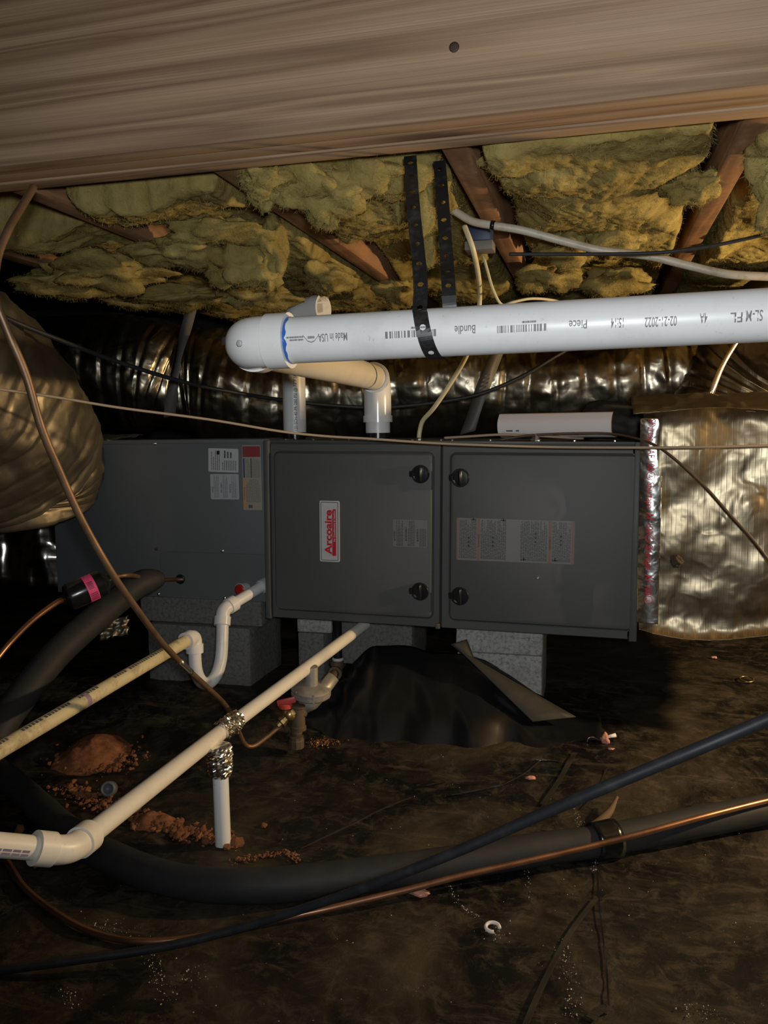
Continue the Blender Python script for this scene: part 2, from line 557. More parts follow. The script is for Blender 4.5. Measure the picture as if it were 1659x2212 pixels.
def gfn(u, v):
    x = gx[int(round(u*(len(gx)-1)))]; y = gy[int(round(v*(len(gy)-1)))]; k = 0
    if -1.5 < x < .95 and .62 < y < 2.1:
        # soft folds of the sheet
        a = 1-abs(n3(x*5+2*y, y*5-x, 5)); b = 1-abs(n3(x*13-y*3, y*11+x*4, 15))
        k = .005*max(0, a-.86)/.14*sst(-.2, .3, n3(x*2, y*2, 31)) + .0018*max(0, b-.8)/.2
    return Vector((x, y, G(x, y)+k-.002))


bm = NB(); grid(bm, len(gx)-1, len(gy)-1, gfn)
obj('floor', bm, M['floor'], kind='structure')
bm = NB(); box(bm, (X0, Y0, ZC), (X1, Y1, ZC+.02)); obj('ceiling', bm, M['subfloor'], smooth=False, kind='structure')
for nm, a, b in (('wall_back', (X0, Y1, -.1), (X1, Y1+.2, ZC)), ('wall_left', (X0-.2, Y0, -.1), (X0, Y1, ZC)), ('wall_right', (X1, Y0, -.1), (X1+.2, Y1, ZC)), ('wall_front', (X0, Y0-.2, -.1), (X1, Y0, ZC))):
    bm = NB(); box(bm, a, b); obj(nm, bm, M['wall'], smooth=False, kind='structure')

# ------------------------------------------------------------------ girder and joists
BZ0, BZ1 = .70+.3856, 1.322
g = root('ceiling_girder', 'thick pale pine girder of doubled planks crossing the top in front', 'beam', (-.3, 1.05, BZ0))
for k in range(3):
    bm = NB(); y = 1.052+k*.0365
    box(bm, (X0+.02, y, BZ0+(0, .0015, -.001)[k]), (X1-.02, y+.0355, BZ1), .0025)
    obj('plank', bm, M['pine'], g, ang=.6)
kp = WY(981, 102, 1.052)
bm = NB(); lathe(bm, [(.0065, 0), (.0065, .0006), (.004, .0012)], axisM(kp-Vector((0, -.0004, 0)), (0, -1, 0)), 14)
obj('knot', bm, mat('dark_knot', (.05, .028, .016), .7), g)
JW = .038
JX = [.562, .197, -.20, -.553, -.915, -1.29, -1.66, 0.93]
JL = ['joist nearest the right edge of the crawlspace', 'bare brown joist crossing behind white cable at upper right', 'orange-brown rough joist just right of the hanging straps', 'dark joist running back toward the intake pipe elbow', 'dim joist at upper left above foil duct', 'darkest joist at the far upper left corner', 'joist past the far left of the ducts', 'joist beyond the right duct']
for i, x in enumerate(JX):
    if i in (0, 6, 7): continue
    bm = NB(); box(bm, (x-JW/2, 1.165, 1.092), (x+JW/2, Y1-.02, BZ1), .003)
    obj('floor_joist', bm, M['old_pine'], smooth=True, ang=.6, label=JL[i], cat='joist', group='floor joists', loc=(x, 1.165, 1.092))

# ------------------------------------------------------------------ insulation
def fibres(src, n, seed, L=.0085):
    """short loose glass strands standing off a surface"""
    r = np.random.RandomState(seed+5); src.faces.ensure_lookup_table()
    nf = len(src.faces); out = bmesh.new()
    ar = np.array([f.calc_area() for f in src.faces]); pr_ = ar/ar.sum()
    for k in r.choice(nf, n, p=pr_):
        f = src.faces[int(k)]; vs = f.verts; a, b = r.rand(2)
        p = vs[0].co.lerp(vs[1].co, a).lerp(vs[-1].co.lerp(vs[len(vs)-2].co, a), b)
        d = Vector(r.randn(3))*.8; d.z -= .55; d = d.normalized()*L*(.4+r.rand())
        w = Vector(r.randn(3)).normalized()*.00022; m = p+d*.55+Vector(r.randn(3))*.0025
        v = [out.verts.new(q) for q in (p-w, p+w, m+w, m-w, p+d)]
        out.faces.new((v[0], v[1], v[2], v[3])); out.faces.new((v[3], v[2], v[4]))
    return out


IL = {0: 'yellow fibreglass batt hanging torn at the far upper right corner', 1: 'lumpy yellow fibreglass batt in bay above white cable', 2: 'ragged yellow fibreglass batt with tufts behind the hanging straps', 3: 'sagging yellow fibreglass batt above the foil duct left of the intake elbow', 4: 'dim brownish fibreglass batt at upper left in the shade'}
BAYS = {0: (.219, .60), 1: (-.178, .175), 2: (-.53, -.222), 3: (-.893, -.575), 4: (-1.27, -.937)}
BATT = {}
for i, (a, b) in BAYS.items():
    bm = NB()

    ys = {3: 1.24, 4: 1.44}.get(i, 1.175)

    def bf(u, v, a=a, b=b, i=i):
        y = ys+(3.5-ys)*v; x = a+(b-a)*u
        e = min(u, 1-u)*(b-a); ev = min(v, 1-v)*(3.5-ys)
        p = Vector((x, y, i*4.3))
        z = 1.122-.016*math.sin(math.pi*u)
        lay = n3(x*3.4+i*3, y*2.6, i*5.7)
        z -= .026*sst(-.2, .16, lay) + .016*sst(.16, .34, lay)
        z += .022*frac(p*3.2, 2)
        z -= .016*abs(n3(x*11, y*9, i+.5)) + .006*abs(n3(x*27, y*24, i+3.5)) - .008
        z += .0035*n3(x*70, y*66, i) + .002*n3(x*150, y*140, i)
        z += .12*(1-sst(0, .03, e))*(1+.5*n3(y*9, i)) + .2*(1-sst(0, .012, ev))
        z = min(z, 1.31); y += .05*n3(x*6, z*3, 7+i)*(1-sst(0, .3, v)) + .012*n3(x*22, z*30, 3) + .006*n3(x*50, z*55, 9)
        return Vector((x+.010*n3(y*8, z*4+i, 2.2)+.004*n3(y*40, z*40, 5), max(y, 1.165), z))
    V = grid(bm, 84, 420, bf)
    rt = root('insulation_batt', IL[i], 'insulation', ((a+b)/2, 2.2, 1.1), 'fibreglass batts between joists')
    BATT[i] = rt
    fib = fibres(bm, 26000, i)
    obj('fibreglass_sheet', bm, M['insulation'], rt)
    obj('loose_fibres', fib, M['fibre'], rt, smooth=False, kind='stuff')
# hanging tufts: (bay, px, py, depth, rx, ry, rz)
TU = [(3, 520, 385, 1.26, .045, .04, .022), (3, 570, 395, 1.27, .03, .03, .03), (2, 640, 395, 1.27, .055, .04, .035), (2, 715, 400, 1.28, .06, .05, .045), (2, 780, 370, 1.27, .07, .04, .035), (2, 705, 440, 1.29, .018, .018, .042), (2, 713, 478, 1.29, .008, .008, .012),
      (2, 850, 360, 1.28, .07, .04, .04), (2, 935, 385, 1.33, .028, .03, .055), (2, 930, 455, 1.34, .026, .028, .055), (2, 932, 525, 1.34, .017, .017, .030), (2, 880, 420, 1.35, .03, .03, .05),
      (3, 470, 500, 1.55, .10, .05, .022), (3, 590, 545, 1.58, .022, .04, .055), (3, 535, 570, 1.60, .07, .04, .045), (3, 560, 640, 1.95, .09, .08, .022), (3, 440, 640, 2.1, .13, .10, .022), (3, 490, 610, 1.9, .03, .03, .03),
      (1, 1230, 535, 1.62, .05, .04, .030), (1, 1320, 500, 1.6, .05, .05, .04), (1, 1180, 345, 1.25, .09, .06, .025), (1, 1320, 350, 1.28, .09, .06, .025), (1, 1150, 600, 2.0, .07, .06, .035), (1, 1330, 610, 2.0, .08, .06, .035),
      (0, 1630, 350, 1.16, .03, .03, .06), (0, 1640, 430, 1.16, .017, .02, .045), (0, 1570, 400, 1.3, .04, .05, .02), (0, 1650, 300, 1.14, .05, .05, .04),
      (4, 250, 590, 1.8, .14, .10, .03), (4, 120, 610, 1.9, .12, .10, .03), (4, 330, 545, 1.65, .10, .06, .03), (2, 760, 600, 1.9, .05, .10, .03), (2, 830, 640, 2.1, .05, .1, .03), (3, 330, 640, 2.2, .12, .1, .03)]
for n, (b, px, py, d, rx, ry, rz) in enumerate(TU):
    c_ = W(px, py, d); b = min(BAYS, key=lambda k: abs((BAYS[k][0]+BAYS[k][1])/2-c_.x)); lo, hi = BAYS[b]
    rx = min(rx, (hi-lo)*.42); c_.x = max(lo+rx*.8, min(hi-rx*.8, c_.x)); c_.z = max(c_.z, .99 if n != 6 else .9)
    bm = NB(); blob(bm, c_, (rx, ry, rz), .6, 1.25, 4, n)
    for v in bm.verts: v.co += Vector((n3(*(v.co*24)), n3(*(v.co*24+Vector((9, 0, 0)))), n3(*(v.co*24+Vector((0, 9, 0))))))*.008 + Vector((n3(*(v.co*60)), n3(*(v.co*60+Vector((9, 0, 0)))), n3(*(v.co*60+Vector((0, 9, 0))))))*.003
    fib = fibres(bm, 2600, n+40)
    tf_ = obj('hanging_tuft', bm, M['insulation'], BATT[b])
    obj('loose_fibres', fib, M['fibre'], tf_, smooth=False, kind='stuff')

# ------------------------------------------------------------------ furnace
FO = Vector((-.7599, 1.7832, .2498)); FL, FH, FT = .85, .4261, -.0115
FM = Matrix.Translation(FO) @ Matrix.Rotation(-FT, 4, 'Y')
FMI = FM.inverted()


def F3(u, v, y=0): return FM @ Vector((u, y, v))


def FUV(px, py):
    p = FMI @ WY(px, py, FO.y); return p.x, p.z


fr = root('furnace', 'grey two-door gas furnace lying on its side on concrete blocks', 'furnace', None, mat=FM)
bm = NB(); box(bm, (0, .020, .002), (FL, .72, FH-.002), .004, FM)
obj('cabinet', bm, M['furnace'], fr, ang=.6)
# end flanges
for nm, u0, u1 in (('left_flange', 0, .0135), ('right_flange', FL-.0165, FL)):
    bm = NB(); box(bm, (u0, -.002, 0), (u1, .03, FH), .0025, FM); obj('end_flange', bm, M['furnace'], fr, ang=.6)
bm = NB(); box(bm, (.012, .008, FH-.006), (FL-.012, .03, FH), .001, FM); obj('top_rail', bm, M['furnace'], fr, ang=.6)


def plate(bm, u0, v0, u1, v1, y, r=.006, th=.0006):
    o = rrect(u0, v0, u1, v1, r)
    loft(bm, [[F3(u, v, y) for u, v in o], [F3(u, v, y-th) for u, v in o]])


DOORS = []
u_gap = FUV(951.5, 1150)[0]
for k, (u0, u1, pa, pb) in enumerate((( .0145, u_gap-.0022, (587, 966), (936, 1333)), (u_gap+.0022, FL-.0175, (970, 968), (1371, 1369)))):
    v0, v1 = .003, FH-.008
    iu0, iv1 = FUV(*pa); iu1, iv0 = FUV(*pb)
    iv0, iv1 = .020, FH-.024
    bm = NB()
    L = lambda i, r, y: [F3(u, v, y) for u, v in rrect(iu0+i, iv0+i, iu1-i, iv1-i, max(r-i, .003))]
    loft(bm, [[F3(u, v, .019) for u, v in rrect(u0, v0, u1, v1, .002)], [F3(u, v, .0075) for u, v in rrect(u0, v0, u1, v1, .002)], [F3(u, v, .006) for u, v in rrect(u0+.0015, v0+.0015, u1-.0015, v1-.0015, .002)],
              L(0, .016, .006), L(.0018, .016, .0075), L(.0035, .016, .0045), L(.0065, .016, -.0004), L(.009, .016, -.001)])
    d = obj('access_door', bm, M['furnace'], fr, ang=.5, label=('left access door with red and white badge' if k == 0 else 'right access door with wide warning label'))
    DOORS.append(d)
bm = NB(); box(bm, (u_gap-.004, .012, .004), (u_gap+.004, .024, FH-.008), 0, FM); obj('door_seam', bm, M['black_gap'], fr, smooth=False)  # black strip stands in for the shade between the doors
hu, hv = FUV(946, 1345)
bm = NB(); box(bm, (hu-.006, -.001, .001), (hu+.004, .02, .013), .001, FM); obj('corner_clip', bm, M['rust'], fr)
# latch knobs
for k, px, py in ((0, 909, 1024), (0, 908, 1277), (1, 995, 1032), (1, 994, 1287)):
    u, v = FUV(px, py)
    bm = NB(); o = F3(u, v, 0)
    lathe(bm, [(.0205, .002), (.0205, .006), (.019, .0085), (.0165, .0085), (.016, .004), (.010, .0045)], axisM(o, FM.to_3x3() @ Vector((0, -1, 0))), 32)
    kb = obj('latch_knob', bm, M['black_plastic'], DOORS[k], ang=.5)
    bm = NB(); box(bm, (u-.0045, -.0135, v-.0175), (u+.0045, -.003, v+.0175), .003, FM)
    box(bm, (u-.026, -.006, v-.007), (u-.014, .001, v+.007), .0025, FM)
    obj('latch_grip', bm, M['black_plastic'], DOORS[k])


def sheetfn(u0, v0, y): return lambda s, t: F3(u0-t, v0+s, y)     # print turned a quarter turn: reads upwards


# badge on the left door
ba = FUV(691, 1081); bb = FUV(734.5, 1214)
u0, v1 = ba; u1, v0 = bb
bm = NB(); plate(bm, u0, v0, u1, v1, -.0008, .0035, .0022)
bd = obj('badge', bm, M['white'], DOORS[0], ang=.5, label='red and white badge with bold lettering')
bw, bh = v1-v0, u1-u0
fn = sheetfn(u1, v0, -.0034)
bm = NB()
A = rrect(u0+.003, v0+.003, u1-.003, v1-.003, .003); B = rrect(u0+.0042, v0+.0042, u1-.0042, v1-.0042, .002)
va = [bm.verts.new(F3(u, v, -.0033)) for u, v in A]; vb = [bm.verts.new(F3(u, v, -.0033)) for u, v in B]
for j in range(len(A)): bm.faces.new((va[j], va[(j+1) % len(A)], vb[(j+1) % len(A)], vb[j]))
obj('badge_border', bm, M['ink'], DOORS[0], smooth=False)
bm = NB()
put_text(bm, 'Arcoaire', lambda s, t: fn(bw*.12+s, bh*.40+t), bw*.73, bh*.34, .035)
rect(bm, fn, bw*.10, bh*.33, bw*.845, bh*.365)
rect(bm, fn, bw*.10, bh*.17, bw*.865, bh*.33)
put_text(bm, '®', lambda s, t: fn(bw*.845+s, bh*.74+t), bw*.025, bh*.05)
obj('badge_lettering', bm, M['red'], DOORS[0], smooth=False)
bm = NB(); fn2 = sheetfn(u1, v0, -.0037)
put_text(bm, 'Air Conditioning & Heating', lambda s, t: fn2(bw*.33+s, bh*.215+t), bw*.51, bh*.085, .02)
obj('badge_small_lettering', bm, M['white'], DOORS[0], smooth=False)
# grey warning label, left door
u0, v1 = FUV(848, 1120.5); u1, v0 = FUV(923.5, 1184)
bm = NB(); plate(bm, u0, v0, u1, v1, -.0008, .003, .0005); obj('warning_label', bm, M['ink_grey'], DOORS[0], smooth=False)
bm = NB(); plate(bm, u0+.001, v0+.001, u1-.001, v1-.001, -.0012, .002, .0004); obj('label_face', bm, M['grey_label'], DOORS[0], smooth=False)
bw, bh = v1-v0, u1-u0; fn = sheetfn(u1, v0, -.0018)
bm = NB()
for j, h in enumerate(('WARNING', 'AVERTISSEMENT', 'ADVERTENCIA')):
    top = 1-j*.33+(.0 if j == 0 else -.0)
    a = bh*(top-.085)
    put_text(bm, h, lambda s, t: fn(bw*.30+s, a+t), bw*(.26, .42, .36)[j], bh*.05, .02)
    v = [bm.verts.new(fn(bw*.22+x, a+y)) for x, y in ((0, 0), (bh*.06, 0), (bh*.03, bh*.055))]; bm.faces.new(v)
    bars(bm, fn, bw*.05, bh*(top-.31), bw*(.95 if j < 2 else .68), bh*(top-.11), 6, j, .4)
obj('label_print', bm, M['ink'], DOORS[0], smooth=False)
# wide warning label, right door
u0, v1 = FUV(986.5, 1114); u1, v0 = FUV(1240, 1220)
v1 -= .004
bm = NB(); plate(bm, u0, v0, u1, v1, -.0008, .003, .0005); obj('warning_label', bm, M['ink_grey'], DOORS[1], smooth=False, label='wide silver warning label with orange stripes')
bm = NB(); plate(bm, u0+.001, v0+.001, u1-.001, v1-.001, -.0012, .002, .0004); obj('label_face', bm, M['grey_label'], DOORS[1], smooth=False)
lw, lh = u1-u0, v1-v0
cols = [(0, .022), (.182, .022), (.784, .026), (.975, .024)]
fq = lambda a, b: F3(u0+a, v0+b, -.0017)
for c, w in cols:
    bm = NB(); rect(bm, fq, lw*c+.0012*(c == 0), .0012, lw*(c+w)-.0012*(c > .9), lh-.0012)
    obj('orange_stripe', bm, M['orange_dull'], DOORS[1], smooth=False)
bm = NB()
fn = sheetfn(u1, v0, -.0018)
for j, (c0, c1) in enumerate(((.025, .175), (.21, .43), (.55, .775), (.815, .97))):
    # in the turned frame t runs from the right edge of the label to the left
    bars(bm, fn, lh*.05, lw*(1-c1), lh*.96, lw*(1-c0), int(26*(c1-c0)/.2), 30+j, .45)
for c in (.182, .784):
    put_text(bm, 'WARNING' if c < .5 else 'AVERTISSEMENT', lambda s, t, c=c: fn(lh*.32+s, lw*(1-c)-lw*.019+t), lh*.3, lw*.012, .02)
for px, py in ((1023, 1122), (1088, 1124), (1131, 1209), (1199, 1211)):
    u, v = FUV(px, py)
    for a in (0, 1.57, 3.14): rect(bm, lambda s, t: F3(u+s*math.cos(a)-t*math.sin(a), v+s*math.sin(a)+t*math.cos(a), -.0021), -.001, -.001, .006, .0012)
for px, py in ((1013, 1170), (1065, 1170), (1157, 1162), (1212, 1168)):
    u, v = FUV(px, py)
    for dv in (-.009, 0, .009):
        lathe(bm, [(.0024, 0), (.0024, .0002)], axisM(F3(u, v+dv, -.0020), (0, -1, 0)), 10)
obj('label_print', bm, M['ink'], DOORS[1], smooth=False)
# screws on the doors and top edge
def screw(p, d, r, parent, m='steel'):
    bm = NB(); lathe(bm, [(r*1.3, 0), (r*1.3, r*.3), (r, r*.45), (r, r*1.1), (r*.7, r*1.3)], axisM(p, d), 10)
    obj('screw', bm, M[m], parent, ang=.5)
u, v = FUV(1162, 1248); screw(F3(u, v, -.001), (0, -1, 0), .003, DOORS[1])
for px in (598, 660, 700, 735, 780, 880, 940, 968, 1050, 1160, 1240, 1330):
    u = FUV(px, 948)[0]; screw(F3(u, R_.uniform(.04, .10)*0+FH-.002, .05+R_.random()*.03), (0, 0, 1), .0035, fr)

# ------------------------------------------------------------------ coil case (left)
CY = 1.84
c0 = WY(116, 953, CY); c1 = WY(575, 1298, CY)
CX0, CX1, CZ0, CZ1 = -1.376, FO.x-.002, .277, .676
cc = root('evaporator_coil_case', 'dark grey sheet metal coil case joined to the furnace left end', 'coil case', (CX0, CY, CZ0))
bm = NB(); box(bm, (CX0, CY, CZ0), (CX1, 2.48, CZ1), .003); obj('case_body', bm, M['coil'], cc, ang=.6)
bm = NB(); box(bm, (CX0-.001, CY-.004, CZ1-.008), (CX1, CY+.02, CZ1+.002), .001); obj('top_lip', bm, M['coil'], cc, ang=.6)
a = WY(345, 1191, CY-.003); b = WY(568, 1296, CY-.003)
bm = NB(); o = rrect(a.x, CZ0+.002, CX1-.002, a.z, .012)
loft(bm, [[Vector((x, CY, z)) for x, z in o], [Vector((x, CY-.0025, z)) for x, z in o], [Vector((x+(.001 if x < -1 else 0), CY-.0032, z-.001)) for x, z in o]])
obj('access_panel', bm, M['coil'], cc, ang=.5)
for px, py in ((338, 1186), (480, 1190), (343, 1283), (335, 958), (485, 1292)):
    screw(WY(px, py, CY-.003), (0, -1, 0), .0032, cc, 'rust' if px in (338,) else 'steel')
hp = WY(390, 1251, CY-.003)
bm = NB(); lathe(bm, [(.0125, 0), (.0125, .003), (.010, .005), (.0075, .002), (.006, .001)], axisM(hp, (0, -1, 0)), 20); obj('grommet', bm, M['black_plastic'], cc)


def sticker(name, q, m, parent, y, label=None, skew=0):
    a = WY(*q[0], y); b = WY(*q[1], y); bm = NB(); o = rrect(a.x, b.z, b.x, a.z, .003)
    cx, cz = (a.x+b.x)/2, (a.z+b.z)/2
    rot = lambda x, z: (cx+(x-cx)*math.cos(skew)-(z-cz)*math.sin(skew), cz+(x-cx)*math.sin(skew)+(z-cz)*math.cos(skew))
    pt = lambda x, z, yy: Vector((rot(x, z)[0], yy, rot(x, z)[1]))
    loft(bm, [[pt(x, z, y) for x, z in o], [pt(x, z, y-.0005) for x, z in o]])
    obj(name, bm, m, parent, smooth=False, label=label)
    w, h = b.z-a.z, b.x-a.x
    return (lambda s, t: pt(b.x-t, b.z+s, y-.0009)), abs(b.z-a.z), b.x-a.x


y = CY-.0006
fn, sw, sh = sticker('rating_label', ((449.5, 969), (516, 1020)), M['white'], cc, y, 'white rating label', -.03)
bm = NB(); bars(bm, fn, sw*.08, sh*.06, sw*.5, sh*.55, 8, 3, .35); bars(bm, fn, sw*.08, sh*.6, sw*.9, sh*.92, 5, 4, .3); bars(bm, fn, sw*.6, sh*.2, sw*.92, sh*.5, 3, 5, .5)
rect(bm, fn, sw*.74, sh*.62, sw*.9, sh*.72)
obj('label_print', bm, M['ink'], cc, smooth=False)
fn, sw, sh = sticker('warning_label', ((454, 1024), (517, 1079)), mat('grey_white_label', (.42, .44, .45), .5), cc, y, 'pale grey warning label', 0)
bm = NB()
for j, h in enumerate(('WARNING', 'AVERTISSEMENT', 'ADVERTENCIA')):
    a_ = sh*(1-j*.31-.1)
    put_text(bm, h, lambda s, t: fn(sw*.25+s, a_+t), sw*(.26, .42, .36)[j], sh*.05, .02)
    bars(bm, fn, sw*.06, a_-sh*.2, sw*.95, a_-sh*.02, 6, j+9, .35)
obj('label_print', bm, M['ink_grey'], cc, smooth=False)
fn, sw, sh = sticker('refrigerant_label', ((522.5, 962), (566.5, 1102)), mat('buff_label', (.34, .31, .25), .5), cc, y, 'tall label with maroon and orange blocks')
bm = NB(); rect(bm, fn, sw*.82, sh*.03, sw*.985, sh*.97); obj('maroon_block', bm, M['maroon'], cc, smooth=False)
bm = NB(); rect(bm, fn, sw*.02, sh*.86, sw*.48, sh*.97); obj('orange_block', bm, M['orange'], cc, smooth=False)
bm = NB(); rect(bm, fn, sw*.50, sh*.88, sw*.80, sh*.95); obj('navy_block', bm, M['navy'], cc, smooth=False)
fa = lambda s, t: fn(s, t)+Vector((0, -.0004, 0))
bm = NB(); put_text(bm, 'R-410A', lambda s, t: fa(sw*.84+s, sh*.80+t), sw*.13, sh*.1, .02)
put_text(bm, 'WARNING', lambda s, t: fa(sw*.16+s, sh*.885+t), sw*.2, sh*.06, .02)
rect(bm, fa, sw*.03, sh*.5, sw*.08, sh*.72); rect(bm, fa, sw*.5, sh*.5, sw*.8, sh*.55)
bars(bm, fa, sw*.12, sh*.06, sw*.48, sh*.84, 12, 21, .3); bars(bm, fa, sw*.5, sh*.06, sw*.8, sh*.84, 12, 22, .3)
obj('label_print', bm, M['ink_grey'], cc, smooth=False)
# drain stub with red cap
p = WY(530, 1272, CY); 
bm = NB(); lathe(bm, [(.0165, 0), (.0165, .022), (.0150, .0225), (.0150, .020), (.013, .019)], axisM(p, (-.25, -1, .05)), 20); dr = obj('drain_stub', bm, M['white'], cc, ang=.5)
bm = NB(); lathe(bm, [(.0148, .019), (.0148, .0235), (.010, .025), (.004, .0245)], axisM(p, (-.25, -1, .05)), 20); obj('stub_cap', bm, M['red_plastic'], dr)

# ------------------------------------------------------------------ concrete blocks
def block(name, px0, py0, px1, py1, Y, label, dy=.19, bev=.004, zfix=None, m='concrete'):
    a = WY(px0, py0, Y); b = WY(px1, py1, Y)
    z0, z1 = (b.z, a.z) if zfix is None else zfix
    bm = NB(); box(bm, (a.x, Y, z0), (b.x, Y+dy, z1), bev)
    bmesh.ops.subdivide_edges(bm, edges=[e for e in bm.edges if e.calc_length() > .05], cuts=4, use_grid_fill=True)
    for v in bm.verts: v.co += Vector((n3(*(v.co*40)), n3(*(v.co*40+Vector((5, 0, 0)))), 0))*.0012
    return obj(name, bm, M[m], ang=.6, label=label, cat='block', group='concrete support blocks', loc=((a.x+b.x)/2, Y, z0))


fb = FO.z
block('concrete_block', 985, 1360, 1172, 1415, 1.86, 'speckled grey concrete block directly under the right furnace door', zfix=(.175, .2385))
block('concrete_block', 988, 1420, 1170, 1500, 1.865, 'lower concrete block beside folded grey flap under the furnace', zfix=(.03, .173))
block('concrete_block', 641, 1340, 716, 1368, 1.90, 'small concrete block under the furnace left corner', zfix=(.19, .246))
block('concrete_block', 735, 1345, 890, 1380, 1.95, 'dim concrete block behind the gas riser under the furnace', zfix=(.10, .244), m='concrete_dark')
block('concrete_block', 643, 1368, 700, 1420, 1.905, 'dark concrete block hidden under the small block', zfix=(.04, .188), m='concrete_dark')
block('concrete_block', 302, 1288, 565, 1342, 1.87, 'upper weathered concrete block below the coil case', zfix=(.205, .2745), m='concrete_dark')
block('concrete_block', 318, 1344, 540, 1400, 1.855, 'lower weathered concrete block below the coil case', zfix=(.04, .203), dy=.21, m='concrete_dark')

# ------------------------------------------------------------------ ducts
def foil_tube(st, n=72, k=26, amp=.012, ridge=.006, seed=0):
    q = cr([list(W(*s[:3]))+[s[3]] for s in st], k)
    bm = NB()

    def disp(p, i, j):
        o = Vector((seed, 0, 0))
        return amp*frac(p*7+o, 5) + ridge*abs(n3(*(p*26+o))) - ridge*.8*math.exp(-((i % 9)/1.6)**2)
    tube(bm, q, [s[3] for s in q], n, disp=disp); return bm


bd_ = root('flex_duct', 'wrinkled foil flexible duct running across behind the white pipes', 'duct', W(600, 820, 2.5))
bm = foil_tube([(40, 800, 2.62, .16), (200, 805, 2.60, .18), (330, 812, 2.58, .18), (390, 830, 2.58, .145), (450, 830, 2.58, .175), (600, 850, 2.56, .17), (800, 850, 2.55, .165), (1000, 830, 2.52, .165), (1180, 830, 2.48, .17), (1380, 815, 2.42, .175), (1560, 790, 2.36, .18), (1800, 760, 2.3, .18)], k=30, n=96, seed=3)
obj('foil_jacket', bm, M['foil'], bd_)
ld = root('flex_duct', 'big dusty foil duct bending down at the left edge', 'duct', W(60, 880, 1.9))
bm = foil_tube([(-420, 640, 1.55, .19), (-220, 760, 1.62, .205), (-60, 870, 1.80, .215), (20, 1000, 1.98, .215), (30, 1080, 2.02, .20)], k=36, n=96, amp=.018, ridge=.005, seed=8)
obj('foil_jacket', bm, M['foil_worn'], ld)
# left plenum in dark foil
pl = root('supply_plenum', 'black wrinkled foil wrapped plenum at the left end of coil case', 'duct', (CX0-.25, 1.86, .3))
bm = NB(); box(bm, (CX0-.5, 1.845, .285), (CX0-.002, 2.45, .672), .015)
bmesh.ops.subdivide_edges(bm, edges=[e for e in bm.edges if e.calc_length() > .04], cuts=26, use_grid_fill=True)
for v in bm.verts:
    if v.co.x < CX0-.004: v.co += Vector((0, -1, 0))*(.014*frac(v.co*9, 5)+.008*abs(n3(*(v.co*22)))+.020*n3(v.co.x*24+3*v.co.z, v.co.z*4, 3)) if v.co.y < 1.9 else Vector((0, 0, .01*frac(v.co*9, 4)))
bmesh.ops.subdivide_edges(bm, edges=bm.edges[:], cuts=1, use_grid_fill=True, smooth=.8) if len(bm.verts) < 12000 else None
obj('foil_wrap', bm, M['foil_dark'], pl)
bm = NB()
def lipf(u, v):
    x = CX0-.42+.60*u; return Vector((x, 1.835+.16*v-.01*n3(x*14, v*3, 1), .679+.012*v+.006*n3(x*25, v*6, 4)+.004*frac(Vector((x*20, v*5, 2)), 4)))
shell(bm, 60, 8, lipf, Vector((0, 0, -.002))); obj('foil_flap', bm, M['foil_worn'], pl)
# right plenum
PX0 = FO.x+FL+.004
rp = root('return_plenum', 'boxy foil faced insulated plenum on the right end of furnace', 'duct', (PX0, 1.8, .3))
bm = NB()
def plen(u, v):
    # u along X, v around the box section: bottom-front to top-back
    x = PX0+.435*u
    r = .05; y0, z0, z1 = 1.787, .268-.012*math.sin(u*6), .725+.01*math.sin(u*5)
    y1 = 2.45; seg = [(y1, z0), (y0+r, z0), (y0, z0+r), (y0, z1-r), (y0+r, z1), (y1, z1)]
    dense = cr([(a, b, 0) for a, b in seg], 30); q = dense[int(v*(len(dense)-1))]
    k = sst(0, .08, u)
    p = Vector((x, q[0], q[1])); d = .014*frac(p*4.5, 5)+.010*abs(n3(*(p*8))) - .004*abs(math.sin(x*75))*0
    front = 1 if q[0] < y0+.04 else 0
    return p + Vector((0, -d*k*front - .012*k*front, (.018*frac(p*6, 4)*k if not front else 0)))
V = grid(bm, 110, 149, plen); bm.faces.new([r[-1] for r in V])
obj('foil_wrap', bm, M['foil_scrim'], rp)
# printed foil tape at the joint
ta = WY(1389, 960, 1.77).x; tw = .044
def tz(u, v):
    x = PX0-.006+tw*u; z = .285+.43*v
    return Vector((x, 1.772-.006*u-.004*math.sin(u*3.1)+.0012*frac(Vector((x*20, z*16, 3)), 3)-.002*abs(n3(x*18, z*20, 8)), z))
bm = NB(); shell(bm, 22, 160, tz, Vector((0, .0012, 0))); tp = obj('foil_tape', bm, M['foil_tape'], rp, label='shiny foil tape strip printed in red')
bm = NB()
def tfn(v0, sgn=1): return lambda s, t: tz(.34+t/tw, (v0-s)/.43) + Vector((0, -.0024, 0))
vv = .425
segs = [('Shurtape  AF 100', .115), ('@', .014)]
L_ = [(.43, 'Shurtape  AF 100', .106), (.300, 'Shurtape  AF 100', .106), (.170, 'Shurtape  AF 100', .106)]
for v0, s, w in L_:
    put_text(bm, s, tfn(v0-.002), w, .0145, .012)
    c = v0-w-.0125
    for i in range(14):
        a0, a1 = 2*math.pi*i/14, 2*math.pi*(i+1)/14
        f0 = tfn(0)
        ff = lambda r, a: tz(.34+(.0072+r*math.sin(a))/tw, (c+r*math.cos(a))/.43)+Vector((0, -.0024, 0))
        bm.faces.new([bm.verts.new(q) for q in (ff(.0090, a0), ff(.0090, a1), ff(.0078, a1), ff(.0078, a0))])
    put_text(bm, 'UL', lambda s_, t: tfn(c+.0045)(s_, t+.0040), .009, .0065, .01)
obj('tape_print', bm, M['red'], tp, smooth=False)
